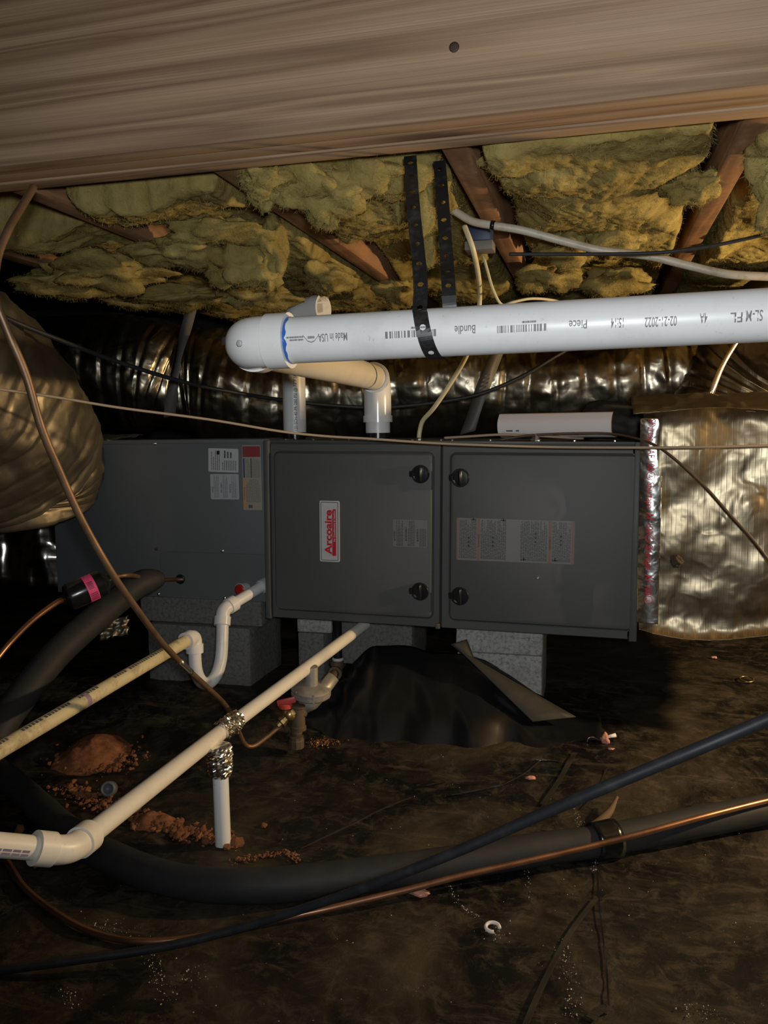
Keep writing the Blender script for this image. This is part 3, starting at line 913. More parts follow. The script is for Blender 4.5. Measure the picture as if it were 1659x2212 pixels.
# torn foil flaps on top of the right plenum
bm = NB()
def tf(u, v):
    x = PX0-.02+.44*u; return Vector((x, 1.775+.30*v+.01*n3(x*8, v*2, 2), .728+.035*math.sin(v*2.2)+.012*frac(Vector((x*8, v*2.5, 1)), 5)+.006*abs(n3(x*22, v*4, 3))))
shell(bm, 70, 20, tf, Vector((0, 0, -.002))); obj('foil_flap', bm, M['foil_worn'], rp)
bm = NB()
q = WY(1462, 1212, 1.765)
blob(bm, q, (.012, .005, .011), .5, 1.6, 4, 4); obj('torn_hole', bm, mat('torn_brown', (.05, .034, .018), .9), rp)
# duct rising at the right
ud = root('flex_duct', 'bright gold-lit foil duct rising behind the pipe at right edge', 'duct', W(1620, 820, 2.0))
bm = foil_tube([(1560, 960, 2.12, .16), (1600, 880, 2.12, .165), (1650, 800, 2.08, .17), (1720, 720, 2.0, .17), (1800, 660, 1.95, .17)], k=22, n=80, seed=14)
obj('foil_jacket', bm, M['foil_scrim'], ud)
bm = NB(); ribbon(bm, cr([W(1527, 890, 1.93), W(1540, 840, 1.92), W(1560, 790, 1.92), W(1590, 740, 1.92)], 8), .018, Vector((1, .2, .4)), .002)
obj('seam_tape', bm, M['foil_tape'], ud)
# paper bag-like lump behind the booklet
bm = NB(); blob(bm, W(1320, 915, 2.02), (.10, .06, .05), .35, 1.4, 4, 3)
obj('insulation_lump', bm, M['kraft'], label='grey-brown rounded foil lump behind the paper booklet', cat='duct wrap', loc=W(1320, 930, 2.02))

# grey duct straps
for pts, lab, wd_ in (([(417, 652, 2.36), (405, 700, 2.34), (388, 760, 2.30), (374, 830, 2.30), (366, 900, 2.34)], 'dusty translucent strap pinching the foil duct at left', .034), ([(1085, 735, 2.30), (1062, 790, 2.28), (1035, 860, 2.28), (1010, 935, 2.30)], 'flat grey strap hanging behind the cream cable', .046)):
    bm = NB(); q = cr([W(*p) for p in pts], 8)
    ribbon(bm, q, wd_, [Vector((1, .1+.5*math.sin(i*.25), .25)) for i in range(len(q))], .0015)
    obj('duct_strap', bm, M['strap_clear'], label=lab, cat='strap', loc=W(*pts[-1]))

# ------------------------------------------------------------------ exhaust pipe (white, two inch)
PR = .0302
PY, PZ = 1.026, .816
EX = W(527, 748, 1.09).x
DP = WY(816, 900, 1.95)          # drop into the furnace
ex = root('exhaust_pipe', 'white plastic exhaust pipe running across the picture and back to furnace', 'pipe', (DP.x, DP.y, DP.z))
e1 = Vector((EX, PY, PZ)); e2 = Vector((DP.x, DP.y, .822))
slope = Vector((1, 0, .012)).normalized()
bm = NB(); tube(bm, [e1+slope*.03, e1+slope*.5, e1+slope*1.0, e1+slope*1.6], PR, 40); obj('long_pipe', bm, M['pvc'], ex, ang=.6)
bdir = (e2-e1).normalized()
bm = NB(); tube(bm, [e1+bdir*.03, e1.lerp(e2, .5), e2-bdir*.02], PR, 40); obj('back_pipe', bm, M['pvc_warm_lit'], ex, ang=.6)  # same white pipe, warm light painted into this run
bm = NB(); elbow(bm, e1, slope, bdir, PR, .066, .030, 1.13, 40); el = obj('elbow', bm, M['pvc_gloss'], ex, ang=.7)
# moulded marks on the elbow
bm = NB(); q = WY(519, 742, PY-.034); lathe(bm, [(.0042, 0), (.0042, .002), (.003, .0026)], axisM(Vector((q.x, PY-.0352, q.z)), (-.35, -1, 0)), 14); obj('moulding_stub', bm, M['white'], el)
bm = NB(); elbow(bm, e2, -bdir, (0, 0, -1), PR, .050, .016, 1.13, 40, legb=e2.z-WY(815, 912, DP.y).z); obj('elbow', bm, M['pvc_gloss'], ex, ang=.7)
ftop = (FM @ Vector((.45, .2, FH))).z
zd = WY(815, 935, 1.95).z
bm = NB(); tube(bm, [(DP.x, DP.y, e2.z-.05), (DP.x, DP.y, zd)], PR, 36); obj('drop_pipe', bm, M['pvc'], ex, ang=.6)
bm = NB(); tube(bm, [(DP.x, DP.y, zd+.006), (DP.x, DP.y, ftop-.004)], PR*.93, 28); obj('rubber_coupling', bm, M['black_plastic'], ex, ang=.6)
# blue primer smears at joints
def ring_smear(c, d, r, w, seed):
    d = Vector(d).normalized(); Mx = axisM(c, d); bm = NB()
    V = []
    for j in range(49):
        a = 2*math.pi*j/48; k = w*(.5+.5*abs(n3(math.cos(a)*2, math.sin(a)*2, seed)*2))
        V.append((bm.verts.new(Mx @ Vector((r*math.cos(a), r*math.sin(a), 0))), bm.verts.new(Mx @ Vector((r*math.cos(a), r*math.sin(a), k)))))
    for j in range(48): bm.faces.new((V[j][0], V[j+1][0], V[j+1][1], V[j][1]))
    return bm
obj('primer_smear', ring_smear(e1+slope*.0655, slope, PR+.0005, .006, 1), M['blue_primer'], ex)
obj('primer_smear', ring_smear(e2-bdir*.0497, -bdir, PR+.0005, .005, 2), M['blue_primer'], ex)


def pipe_fn(X, phi, side=0):
    """upside-down print on the long pipe starting at world X"""
    r = PR+.0004
    def f(s, t):
        x = X-s; a = phi-t/r; c = e1+slope*((x-e1.x)/slope.x)
        return Vector((x, c.y-r*math.cos(a), c.z+r*math.sin(a)))
    return f
PT = [('FL', 1604, 1578, 684, .011), ('SL-M', 1648, 1612, 679, .012), ('4A', 1528, 1512, 686, .011), ('02-21-2022', 1462, 1393, 692, .011), ('15:14', 1347, 1320, 696, .011), ('Piece', 1268, 1229, 700, .010), ('Bundle', 1027, 982, 711, .010), ('Made in USA', 750, 687, 727, .010)]
def px2phi(px, py):
    c = WY(px, py, PY); mid = e1+slope*((c.x-e1.x)/slope.x)
    # height of the ray where it meets the near side of the pipe
    best = 0
    for i in range(40):
        a = best; Yh = PY-PR*math.cos(a); h = WY(px, py, Yh).z-mid.z
        best = math.asin(max(-.98, min(.98, h/PR)))
    return best, WY(px, py, PY-PR*math.cos(best)).x
for s, xa, xb, py, h in PT:
    ph, X = px2phi(xa, py); _, Xb = px2phi(xb, py)
    bm = NB(); put_text(bm, s, lambda s_, t: pipe_fn(X, ph+.16)(s_, t), X-Xb, h, .01)
    obj('pipe_print', bm, M['ink_pipe'], ex, smooth=False)
for xa, xb, py in ((1180, 1072, 706), (942, 830, 718)):
    ph, X = px2phi(xa, py); _, Xb = px2phi(xb, py); bm = NB()
    barcode(bm, pipe_fn(X, ph), 0, -.004, X-Xb, .0045, xa)
    bars(bm, pipe_fn(X, ph), (X-Xb)*.2, -.0085, (X-Xb)*.55, -.0055, 1, 3, .8)
    obj('pipe_barcode', bm, M['ink_pipe'], ex, smooth=False)
bm = NB()
ph, X = px2phi(655, 730); _, Xb = px2phi(618, 730)
bars(bm, pipe_fn(X, ph), 0, -.003, X-Xb, .004, 2, 3, .6)
# maker's house-shaped mark
ph, X = px2phi(690, 728); _, Xb = px2phi(654, 731)
fnp = pipe_fn(X, ph); w = X-Xb
prof = [(0, 0), (.3, .008), (.5, .0095), (.7, .008), (1, 0)]
for (a, b), (c, d) in zip(prof, prof[1:]): bm.faces.new([bm.verts.new(fnp(x*w, yy-.004)) for x, yy in ((a, b), (c, d), (c, d+.0012), (a, b+.0012))])
bars(bm, fnp, w*.3, -.002, w*.7, .002, 1, 6, .8)
obj('pipe_mark', bm, M['ink_pipe'], ex, smooth=False)
# barcode on elbow
bm = NB(); q = WY(489, 741, PY-.02)
for i in range(7):
    a0 = math.radians(-32-i*5.2); rr = PR*1.13+.0012
    cx, cy = e1.x+.004, PY+.004
    x = cx+rr*math.sin(a0); yv = cy-rr*math.cos(a0); x2 = cx+rr*math.sin(a0-.05); y2 = cy-rr*math.cos(a0-.05)
    bm.faces.new([bm.verts.new(v) for v in ((x, yv, PZ-.004), (x2, y2, PZ-.004), (x2, y2, PZ+.006), (x, yv, PZ+.006))])
obj('moulded_code', bm, M['ink_grey'], el, smooth=False)

# ------------------------------------------------------------------ intake pipe
IP = WY(637, 930, 2.04)
ip = root('intake_pipe', 'white plastic intake pipe standing upright with open elbow on top', 'pipe', (IP.x, IP.y, IP.z))
zi = WY(637, 934, 2.04).z; ze = WY(655, 672, 2.04).z
bm = NB(); tube(bm, [(IP.x, IP.y, zi), (IP.x, IP.y, ze-.03)], PR, 36); obj('riser', bm, M['pvc'], ip, ang=.6)
bm = NB(); elbow(bm, (IP.x, IP.y, ze), (0, 0, -1), (.96, -.26, .0), PR, .098, .024, 1.13, 36, open_b=True); obj('open_elbow', bm, M['pvc_gloss'], ip, ang=.6)
bm = NB(); tube(bm, [(IP.x, IP.y, zi+.004), (IP.x, IP.y, ftop-.004)], PR*.93, 28); obj('rubber_coupling', bm, M['black_plastic'], ip, ang=.6)
bm = NB()
def ifn(s, t):
    r = PR+.0004; a = math.radians(14)-t/r+YAW; return Vector((IP.x+r*math.sin(a), IP.y-r*math.cos(a), zi+.004+s))
put_text(bm, '120 SCH-40 PR 280 PSI @ 73°F (ASTM', lambda s, t: ifn(s, t-.003), .165, .0085, .01)
obj('pipe_print', bm, M['ink_grey'], ip, smooth=False)

# ------------------------------------------------------------------ perforated hanger strap
sx = WY(925, 700, PY-PR).x
th = PR+.0018
front_top = W(884, 330, 1.19)
pts = []
sA = W(886, 338, 1.16); sB = W(893, 450, 1.09); sC = W(908, 600, 1.03)
xs = WY(912, 655, PY).x
c0_ = e1+slope*((xs-e1.x))
tail = []
for i in range(15):
    a = math.radians(62-i*17); xx = xs+.0022*i
    tail.append(Vector((xx, PY-th*math.cos(a), c0_.z+th*math.sin(a))))
back = [Vector((xs+.028, PY+.032, c0_.z+.06)), W(965, 560, 1.09), W(955, 420, 1.15), W(948, 335, 1.19)]
path = cr([sA, sB, sC] + tail + back, 6)
bm = NB()
SW = .018
ns = len(path)
dist = [0]
for a, b in zip(path, path[1:]): dist.append(dist[-1]+(Vector(a)-Vector(b)).length)
# band with real holes: every pitch one square cell carries an octagonal hole
def at_s(s):
    s = max(0, min(dist[-1]-1e-6, s)); i = next(k for k in range(ns-1) if dist[k+1] >= s); t = (s-dist[i])/max(dist[i+1]-dist[i], 1e-9)
    p = Vector(path[i]).lerp(Vector(path[i+1]), t); tg = (Vector(path[i+1])-Vector(path[i])).normalized(); return p, tg
sidev = []
def sp(s, w, o):
    p, tg = at_s(s); sd = Vector((1, .12, .0)); sd = (sd-tg*sd.dot(tg)).normalized(); nn = tg.cross(sd)
    return p+sd*w+nn*o
pitch = .0345; tot = dist[-1]; nc = int(tot/pitch); hole = .0041
for c in range(nc):
    s0, s1 = c*pitch, (c+1)*pitch; sm = (s0+s1)/2
    oct_ = [(sm+hole*math.cos(math.pi/8*(2*i+1)), hole*math.sin(math.pi/8*(2*i+1))) for i in range(8)]
    h = SW/2
    outer = [(sm+hole*1.6, h*.9999 if False else h), (sm+hole*1.6, h)]
    for o in (0, .0011):
        vo = [bm.verts.new(sp(s, w, o)) for s, w in oct_]
        # outline of the cell, matched to the octagon corners
        cell = [(sm+.0075, h*.45), (sm+.003, h), (sm-.003, h), (sm-.0075, h*.45), (sm-.0075, -h*.45), (sm-.003, -h), (sm+.003, -h), (sm+.0075, -h*.45)]
        vc = [bm.verts.new(sp(s, w, o)) for s, w in cell]
        for i in range(8): bm.faces.new((vo[i], vo[(i+1) % 8], vc[(i+1) % 8], vc[i]))
        steps = 3
        for sg, (i0, i1, ih) in ((1, (7, 0, 1)), (-1, (3, 4, 2))):
            pass
        # remaining band pieces of the cell
        ss = [sm+.0075, sm+.009, s1] if True else []
        def strip(a, b):
            q = [bm.verts.new(sp(a, -h, o)), bm.verts.new(sp(b, -h, o)), bm.verts.new(sp(b, h, o)), bm.verts.new(sp(a, h, o))]; bm.faces.new(q)
        nst = 4; ga = (s1-sm-.0075)/nst
        for q_ in range(nst): strip(sm+.0075+ga*q_, sm+.0075+ga*(q_+1)); strip(s0+ga*q_, s0+ga*(q_+1))
        for sg in (1, -1):
            for hh in (1, -1):
                bm.faces.new([bm.verts.new(sp(s, w, o)) for s, w in ((sm+sg*.0075, hh*h*.45), (sm+sg*.0075, hh*h), (sm+sg*.003, hh*h))])
bmesh.ops.remove_doubles(bm, verts=bm.verts, dist=.00005)
obj('hanger_strap', bm, M['strap'], smooth=False, label='black perforated strap looped around the white exhaust pipe', cat='strap', loc=path[-1][:3])

# ------------------------------------------------------------------ furnace condensate drain
CR = .01335
cd_ = root('condensate_drain', 'white plastic drain pipe sloping from furnace bottom to lower left elbow', 'pipe', GP(482, 1822))
p0 = W(788, 1349, 1.99); pt_ = W(476, 1583, 1.43); pe = W(150, 1838, .97)
bm = NB(); tube(bm, [p0, pt_], CR, 28); obj('upper_pipe', bm, M['pvc_warm_lit'], cd_, ang=.6)
q1 = pt_.lerp(pe, .03)
dn = (pt_-pe).normalized()
bm = NB(); tube(bm, [pt_-dn*.004, pe+dn*.02], CR*1.03, 28); obj('lower_pipe', bm, M['pvc_warm_lit'], cd_, ang=.6)
pout = W(-160, 1812, .86); do = (pout-pe).normalized()
bm = NB(); elbow(bm, pe, dn, do, CR*1.03, .044, .022, 1.27, 32); obj('elbow', bm, M['pvc_warm_lit'], cd_, ang=.7)
bm = NB(); tube(bm, [pe+do*.02, pout], CR*1.03, 28); obj('outlet_pipe', bm, M['pvc_warm_lit'], cd_, ang=.6)
lt = W(474, 1610, 1.42); lb = GP(482, 1824, .002)
lt = Vector((lb.x-.004, lb.y+.006, W(476, 1600, 1.42).z))
bm = NB(); tube(bm, [lt, lb], CR, 28); obj('drop_leg', bm, M['pvc'], cd_, ang=.6)
bm = NB()
def crk(p, i, j): return .005*abs(n3(*(p*80)))+.0045*abs(n3(*(p*150+Vector((4, 2, 7)))))+.002*n3(*(p*320))
ax = (p0-pt_).normalized()
tube(bm, [pt_-ax*.004+(p0-pt_).normalized()*0+ax*(.002+.0025*i) for i in range(23)], [CR*1.2]*23, 34, disp=crk)
obj('foil_tape_wrap', bm, M['foil_tape'], cd_, smooth=False)
bm = NB(); dl = (lb-lt).normalized()
tube(bm, [lt-dl*.012+dl*(.0022*i) for i in range(25)], [CR*(1.1+.36*math.sin(math.pi*min(1, i/24*.9+.1))**.5) for i in range(25)], 34, disp=crk)
obj('foil_tape_wrap', bm, M['foil_tape'], cd_, smooth=False)
bm = NB()
def sidefn(A, B, r, ang, off=0):
    ax = (B-A).normalized(); n1 = (CAM-A).normalized(); n1 = (n1-ax*n1.dot(ax)).normalized(); n2 = ax.cross(n1)
    def f(s, t):
        a = ang+t/r; return A+ax*(s+off)+(n1*math.cos(a)+n2*math.sin(a))*(r+.0004)
    return f
fnc = sidefn(pe+do*.045, pout, CR*1.03, -.5); bars(bm, fnc, .01, -.004, .10, .004, 1, 5, .9); obj('pipe_print', bm, M['ink_purple'], cd_, smooth=False, kind='stuff')

# ------------------------------------------------------------------ coil drain with trap
tr = root('coil_drain_trap', 'yellowed drain pipe with white u-shaped trap below the coil case', 'pipe', W(450, 1480, 1.74))
a0 = W(574, 1262, 2.005); a1 = W(482, 1317, 1.90); b0 = W(474, 1430, 1.86); a2 = W(422, 1372, 1.80)
yl = W(-120, 1690, 1.16)
dd = (a1-a0).normalized()
bm = NB(); tube(bm, [a0, a1], CR, 26); obj('stub_pipe', bm, M['pvc'], tr, ang=.6)
bm = NB(); lathe(bm, [(CR*1.05, 0), (CR*1.3, .002), (CR*1.3, .02), (CR*1.05, .022)], axisM(a0-dd*.004, dd), 24); obj('socket', bm, M['white'], tr, ang=.5)
da = (a0-a1).normalized()
bm = NB(); elbow(bm, a1, da, (b0-a1).normalized(), CR*1.06, .037, .020, 1.2, 28); obj('elbow', bm, M['pvc_gloss'], tr, ang=.7)
# the u of the trap
ud0 = a1+(b0-a1).normalized()*.02
st = [ud0, W(480, 1380, 1.88), W(477, 1424, 1.87), W(467, 1458, 1.855), W(450, 1476, 1.84), W(434, 1471, 1.82), W(424, 1450, 1.805), W(421, 1420, 1.80), W(421, 1385, 1.80)]
bm = NB(); tube(bm, cr(st, 8), CR*1.06, 26); obj('trap_bend', bm, M['pvc'], tr, ang=.7)
c2 = W(420, 1374, 1.80); dy = (yl-c2).normalized()
bm = NB(); elbow(bm, c2, W(421, 1440, 1.80)-c2, dy, CR*1.06, .037, .020, 1.2, 28); obj('elbow', bm, M['pvc_gloss'], tr, ang=.7)
bm = NB(); tube(bm, [c2+dy*.015, yl], CR*1.02, 28); yp = obj('yellowed_pipe', bm, M['pvc_yellow'], tr, ang=.6)
bm = NB(); LL = (yl-c2).length
fny = sidefn(c2, yl, CR*1.02, .75)
rr_ = random.Random(4)
for (s0, s1) in ((.13, .20), (.21, .28), (.30, .345), (.40, .46), (.49, .56), (.57, .62), (.66, .72)):
    s = s0*LL*1.25
    while s < s1*LL*1.25:
        w = rr_.uniform(.004, .007); rect(bm, fny, s, -.0032, s+w, .0028); s += w+.0022
obj('pipe_print', bm, M['ink_grey'], yp, smooth=False, kind='stuff')
bm = NB(); cpt = c2.lerp(yl, ((c2-W(168, 1522, 1.46)).length)/LL)
lathe(bm, [(CR*1.03, 0), (CR*1.045, .001), (CR*1.045, .010), (CR*1.03, .011)], axisM(cpt, dy), 28); obj('tape_band', bm, M['ink_purple'], yp)

# ------------------------------------------------------------------ copper gas tube
bm = NB()
GT = [(72, 405, 1.10), (48, 445, 1.04), (20, 492, .99), (-6, 560, .96), (-10, 640, .95), (16, 715, .96), (56, 810, .98), (88, 920, 1.0), (125, 1010, 1.03), (175, 1120, 1.07), (240, 1235, 1.12), (300, 1322, 1.2), (350, 1388, 1.28), (402, 1443, 1.36), (450, 1487, 1.45), (490, 1528, 1.54), (513, 1575, 1.62), (528, 1606, 1.655), (546, 1612, 1.67), (575, 1593, 1.69), (612, 1562, 1.715)]
q = cr([W(*p) for p in GT], 10)
tube(bm, q, .0050, 14)
gt = obj('copper_tube', bm, M['copper_dull'], label='bent copper tube curving down from upper left to the gas valve', cat='tube', loc=W(546, 1612, 1.67))
i0, i1 = 124, 138
i0 = min(range(len(q)), key=lambda i: (Vector(q[i])-W(386, 1424, 1.335)).length); i1 = min(range(len(q)), key=lambda i: (Vector(q[i])-W(413, 1456, 1.38)).length)
bm = NB(); tube(bm, q[i0:i1+1], .0058, 16); obj('metal_sleeve', bm, M['steel'], gt)

# ------------------------------------------------------------------ gas regulator assembly
D = 1.73
gr = root('gas_regulator', 'rusty gas pipe assembly with round regulator and red handled valve', 'gas valve', GP(641, 1612))
rc = W(672, 1492, D); tilt = Vector((.10, -.12, 1)).normalized()
bm = NB(); lathe(bm, [(.016, -.020), (.030, -.012), (.040, -.010), (.0425, -.007), (.0425, -.001), (.040, .0005), (.0425, .002), (.0425, .006), (.038, .010), (.026, .014), (.0155, .016)], axisM(rc, tilt), 40); obj('diaphragm_housing', bm, M['cast'], gr, ang=.5)
for k in range(6):
    a = k*math.pi/3+.3; Mx = axisM(rc, tilt)
    bm = NB(); lathe(bm, [(.0038, -.009), (.0038, .0085), (.002, .0095)], Mx @ Matrix.Translation((.039*math.cos(a), .039*math.sin(a), 0)), 6); obj('screw', bm, M['cast'], gr, smooth=False)
bm = NB(); lathe(bm, [(.0150, .012), (.0140, .018), (.0130, .052), (.0120, .056), (.006, .0575)], axisM(rc, tilt), 24); obj('spring_tower', bm, M['cast'], gr, ang=.5)
bm = NB(); t0 = W(652, 1528, D-.005); tube(bm, [W(720, 1462, D+.02), W(690, 1500, D), W(672, 1515, D), t0], [.014, .016, .019, .0165], 20); obj('regulator_body', bm, M['cast'], gr)
# riser, elbow and nipple to the furnace
bm = NB(); fz = FO.z+.004; tb = W(730, 1424, 1.97)
tube(bm, [(tb.x, tb.y, fz-.012), tb, tb-Vector((0, 0, .02))], .0107, 18); obj('riser', bm, M['black_plastic'], gr)
bm = NB(); lathe(bm, [(.0135, -.003), (.0142, 0), (.0135, .004)], Matrix.Translation(tb), 18); obj('thread_sealant', bm, M['white'], gr)
bm = NB(); ec = W(728, 1450, 1.97); en = W(690, 1492, 1.79); elbow(bm, ec, (0, 0, 1), en-ec, .0107, .026, .010, 1.35, 22); obj('pipe_elbow', bm, M['rust'], gr, ang=.7)
bm = NB(); tube(bm, [ec+(en-ec).normalized()*.02, en], .0108, 18)
lathe(bm, [(.0125, 0), (.0155, .002), (.0155, .014), (.0125, .016)], axisM(ec.lerp(en, .45), en-ec), 8); obj('nipple', bm, M['rust'], gr, ang=.5)
# tee, drip leg and cap
tc_ = W(647, 1543, D-.01); gb = GP(641, 1616)
bm = NB(); tube(bm, [t0+(rc-t0)*.05, tc_], .0155, 20)
zc0 = W(640, 1592, D-.01)
lathe(bm, [(.0125, 0), (.0165, .001), (.0165, .008), (.0145, .010), (.0145, .048), (.0165, .050), (.0165, .056), (.012, .058)], Matrix.Translation(W(645, 1577, D-.01)), 22)
obj('pipe_tee', bm, M['rust'], gr, ang=.5)
bm = NB(); tube(bm, [W(643, 1570, D-.01), zc0], .0118, 18); obj('drip_leg', bm, M['rust'], gr)
bm = NB(); zz = W(641, 1616, D-.012); lathe(bm, [(.014, 0), (.0165, .002), (.0165, .018), (.0150, .020), (.0150, .026), (.012, .027)], Matrix.Translation(zz), 10); obj('pipe_cap', bm, M['rust'], gr, ang=.4)
# brass shut-off
v0_ = W(640, 1530, D-.012); v1_ = W(600, 1568, D-.03)
va_ = (v1_-v0_).normalized(); vl = (v1_-v0_).length
bm = NB(); lathe(bm, [(.013, 0), (.0150, .004), (.0150, .014), (.0120, .017), (.0120, .024), (.0095, .027), (.0095, .036), (.0115, .037), (.0115, vl*.82), (.0075, vl*.86), (.0060, vl)], axisM(v0_, va_), 8); 
blob(bm, v0_+va_*.018, (.015, .015, .015), .05, 1, 3, 1)
sv = W(618, 1545, D-.02); lathe(bm, [(.0085, 0), (.0085, .012), (.006, .013), (.006, .020)], Matrix.Translation(sv), 12)
obj('shutoff_valve', bm, M['brass'], gr, ang=.5)
bm = NB(); hc = sv+Vector((0, 0, .019)); hd = (W(638, 1517, D-.03)-W(601, 1533, D-.03)).normalized()
Mh = axisM(hc, (0, 0, 1))
lathe(bm, [(.012, -.003), (.0145, -.002), (.0145, .005), (.012, .007)], Mh, 24)
Rm = Matrix.Translation(hc) @ Matrix.Rotation(math.atan2(hd.y, hd.x), 4, 'Z')
box(bm, (-.016, -.004, .004), (.024, .004, .017), .002, Rm @ Matrix.Rotation(-.22, 4, 'Y'))
obj('red_handle', bm, M['red_handle'], gr, ang=.5, label='red valve handle')

# ------------------------------------------------------------------ refrigerant lines and filter drier
fd = root('filter_drier', 'black filter drier cylinder with bright pink sticker on copper line', 'filter drier', W(185, 1275, 1.68))
fa_, fb_ = W(144, 1293, 1.66), W(226, 1257, 1.70); fx = (fb_-fa_).normalized(); fl_ = (fb_-fa_).length
bm = NB(); lathe(bm, [(.009, -.012), (.012, -.004), (.026, .002), (.0285, .008), (.0285, fl_*.66), (.030, fl_*.68), (.030, fl_*.72), (.0285, fl_*.74), (.0285, fl_-.006), (.024, fl_), (.012, fl_+.008), (.008, fl_+.016)], axisM(fa_, fx), 32); obj('canister', bm, M['tape_black'], fd, ang=.5)
bm = NB(); Ma = axisM(fa_, fx)
tc2 = (CAM-fa_).normalized(); lx = Ma.to_3x3().inverted() @ tc2; aa = math.atan2(lx.y, lx.x)
def pk(s, t, r=.0290): 
    a = aa+t/.0288; return Ma @ Vector((r*math.cos(a), r*math.sin(a), s))
gq = grid(bm, 2, 24, lambda u, v: pk(fl_*(.48+.24*u), -.034+.066*v, .0305)); obj('pink_sticker', bm, M['pink'], fd)
bm = NB()
for i in range(6): rect(bm, lambda s, t: pk(s, t, .0309), fl_*.52, -.012+i*.0026, fl_*.66, -.012+i*.0026+.0012)
bars(bm, lambda s, t: pk(s, t, .0309), fl_*.51, .010, fl_*.69, .028, 5, 2, .4)
obj('sticker_print', bm, M['ink'], fd, smooth=False)
bm = NB(); tube(bm, cr([fb_+fx*.008, W(250, 1246, 1.73), W(285, 1243, 1.78), (hp.x-.06, hp.y-.035, hp.z+.002), (hp.x, hp.y-.004, hp.z), (hp.x+.01, hp.y+.0, hp.z)], 8), .0050, 14); obj('liquid_line', bm, M['copper_dull'], fd)
bm = NB(); tube(bm, cr([fa_-fx*.006, W(120, 1303, 1.62), W(70, 1340, 1.56), (W(20, 1390, 1.5)), W(-20, 1440, 1.46)], 8), .0056, 14); obj('liquid_line', bm, M['copper'], fd)
sl = root('suction_line', 'thick black insulated line hanging in the dark below filter drier', 'pipe', W(200, 1350, 1.8))
bm = NB(); tube(bm, cr([W(352, 1247, 1.92), W(300, 1262, 1.88), W(250, 1300, 1.82), W(190, 1350, 1.74), W(120, 1415, 1.66), W(50, 1500, 1.58), W(0, 1570, 1.52), W(-60, 1680, 1.45)], 8), [.012, .016, .020, .023, .026, .028]+[.030]*51, 24); obj('foam_sleeve', bm, M['rubber'], sl)

# ------------------------------------------------------------------ line set on the ground
ln = root('line_set', 'thick grey-black insulated refrigerant line lying across the ground', 'pipe', GP(700, 1900))
def ground_path(pts, up):
    out = []
    for p in pts: out.append(GP(p[0], p[1], up if len(p) < 3 else p[2]))
    return out
LP = ground_path([(-260, 1560), (-120, 1600), (-20, 1655), (60, 1720), (150, 1800), (250, 1858), (380, 1902), (560, 1914), (760, 1893), (1000, 1861), (1180, 1832), (1305, 1815), (1480, 1781), (1659, 1748), (1800, 1722)], .024)
q = cr(LP, 8); bm = NB(); tube(bm, q, .0255, 28, disp=lambda p, i, j: .0012*n3(*(p*14))); obj('foam_sleeve', bm, M['rubber'], ln)
i = min(range(len(q)), key=lambda k: (Vector(q[k])-GP(1305, 1820, .024)).length)
tx = (Vector(q[i+1])-Vector(q[i-1])).normalized(); cpos = Vector(q[i])
bm = NB(); tube(bm, [cpos+tx*(.0085*k-.02) for k in range(6)], [.0295]*6, 28, disp=lambda p, i, j: .0016*n3(*(p*60))+.001); obj('tape_wrap', bm, M['tape_black'], ln)
cg = []
for p in [(-40, 1770), (20, 1868), (60, 1925), (140, 1984), (220, 2020), (310, 2034), (420, 2025), (520, 2004), (600, 1986)]: cg.append(GP(p[0], p[1], .006))
for p, u in (((700, 1965), .010), ((780, 1946), .014), ((900, 1917), .020), ((1000, 1891), .026)): cg.append(GP(p[0], p[1], u))
off = cpos + Vector((0, -.0262, .006)); 
for p, u in (((1130, 1862), .030), ((1285, 1826), .036), ((1400, 1797), .045), ((1520, 1764), .050), ((1659, 1729), .053), ((1800, 1698), .054)): cg.append(GP(p[0], p[1], u))
bm = NB(); tube(bm, cr(cg, 8), .0050, 14); obj('copper_tube', bm, M['copper'], label='shiny copper tube taped along the insulated line on the ground', cat='tube', loc=GP(600, 1986))

# near black cable
bm = NB(); CB = [(-160, 2118, 1.05), (0, 2096, 1.055), (150, 2076, 1.06), (350, 2046, 1.07), (520, 2004, 1.07), (700, 1948, 1.04), (850, 1894, 1.00), (1000, 1834, .97), (1150, 1768, .94), (1280, 1712, .91), (1400, 1662, .89), (1530, 1608, .87), (1659, 1553, .86), (1850, 1470, .85)]
q = cr([W(*p) for p in CB], 8); m = len(q)
tube(bm, q, [.0058+.0012*sst(.3, .8, i/m) for i in range(m)], 18)
obj('black_hose', bm, M['cable_black'], label='black cable rising diagonally to the right in front of the lines', cat='cable', loc=W(350, 2046, 1.07))

# ------------------------------------------------------------------ cables and wires
def wire(name, pts, r, m, label, n=10, cat='cable'):
    bm = NB(); pxt(bm, pts, r, n); return obj(name, bm, m, label=label, cat=cat, loc=W(*pts[0]))
wc = wire('white_cable', [(960, 442, 1.52), (985, 458, 1.50), (1020, 478, 1.48), (1065, 487, 1.46), (1130, 498, 1.45), (1220, 522, 1.44), (1300, 541, 1.43), (1400, 553, 1.42), (1480, 572, 1.41), (1570, 592, 1.40), (1670, 598, 1.40)], .0072, M['cable_white'], 'thick dusty white cable slung under the joists at upper right')
a = W(1060, 486.5, 1.462); b = W(1069, 487.5, 1.460)
bm = NB(); tube(bm, [a, b], .0086, 14); obj('black_tie', bm, M['tape_black'], wc)
wire('cream_cable', [(1003, 488, 1.56), (1022, 540, 1.56), (1034, 600, 1.64), (1036, 650, 1.73), (1030, 710, 1.74), (1006, 772, 1.76), (972, 830, 1.79), (938, 880, 1.82), (914, 908, 1.85), (907, 930, 1.86), (905, 946, 1.86)], .0052, M['cable_cream'], 'cream printed cable dropping behind the exhaust pipe onto furnace top')
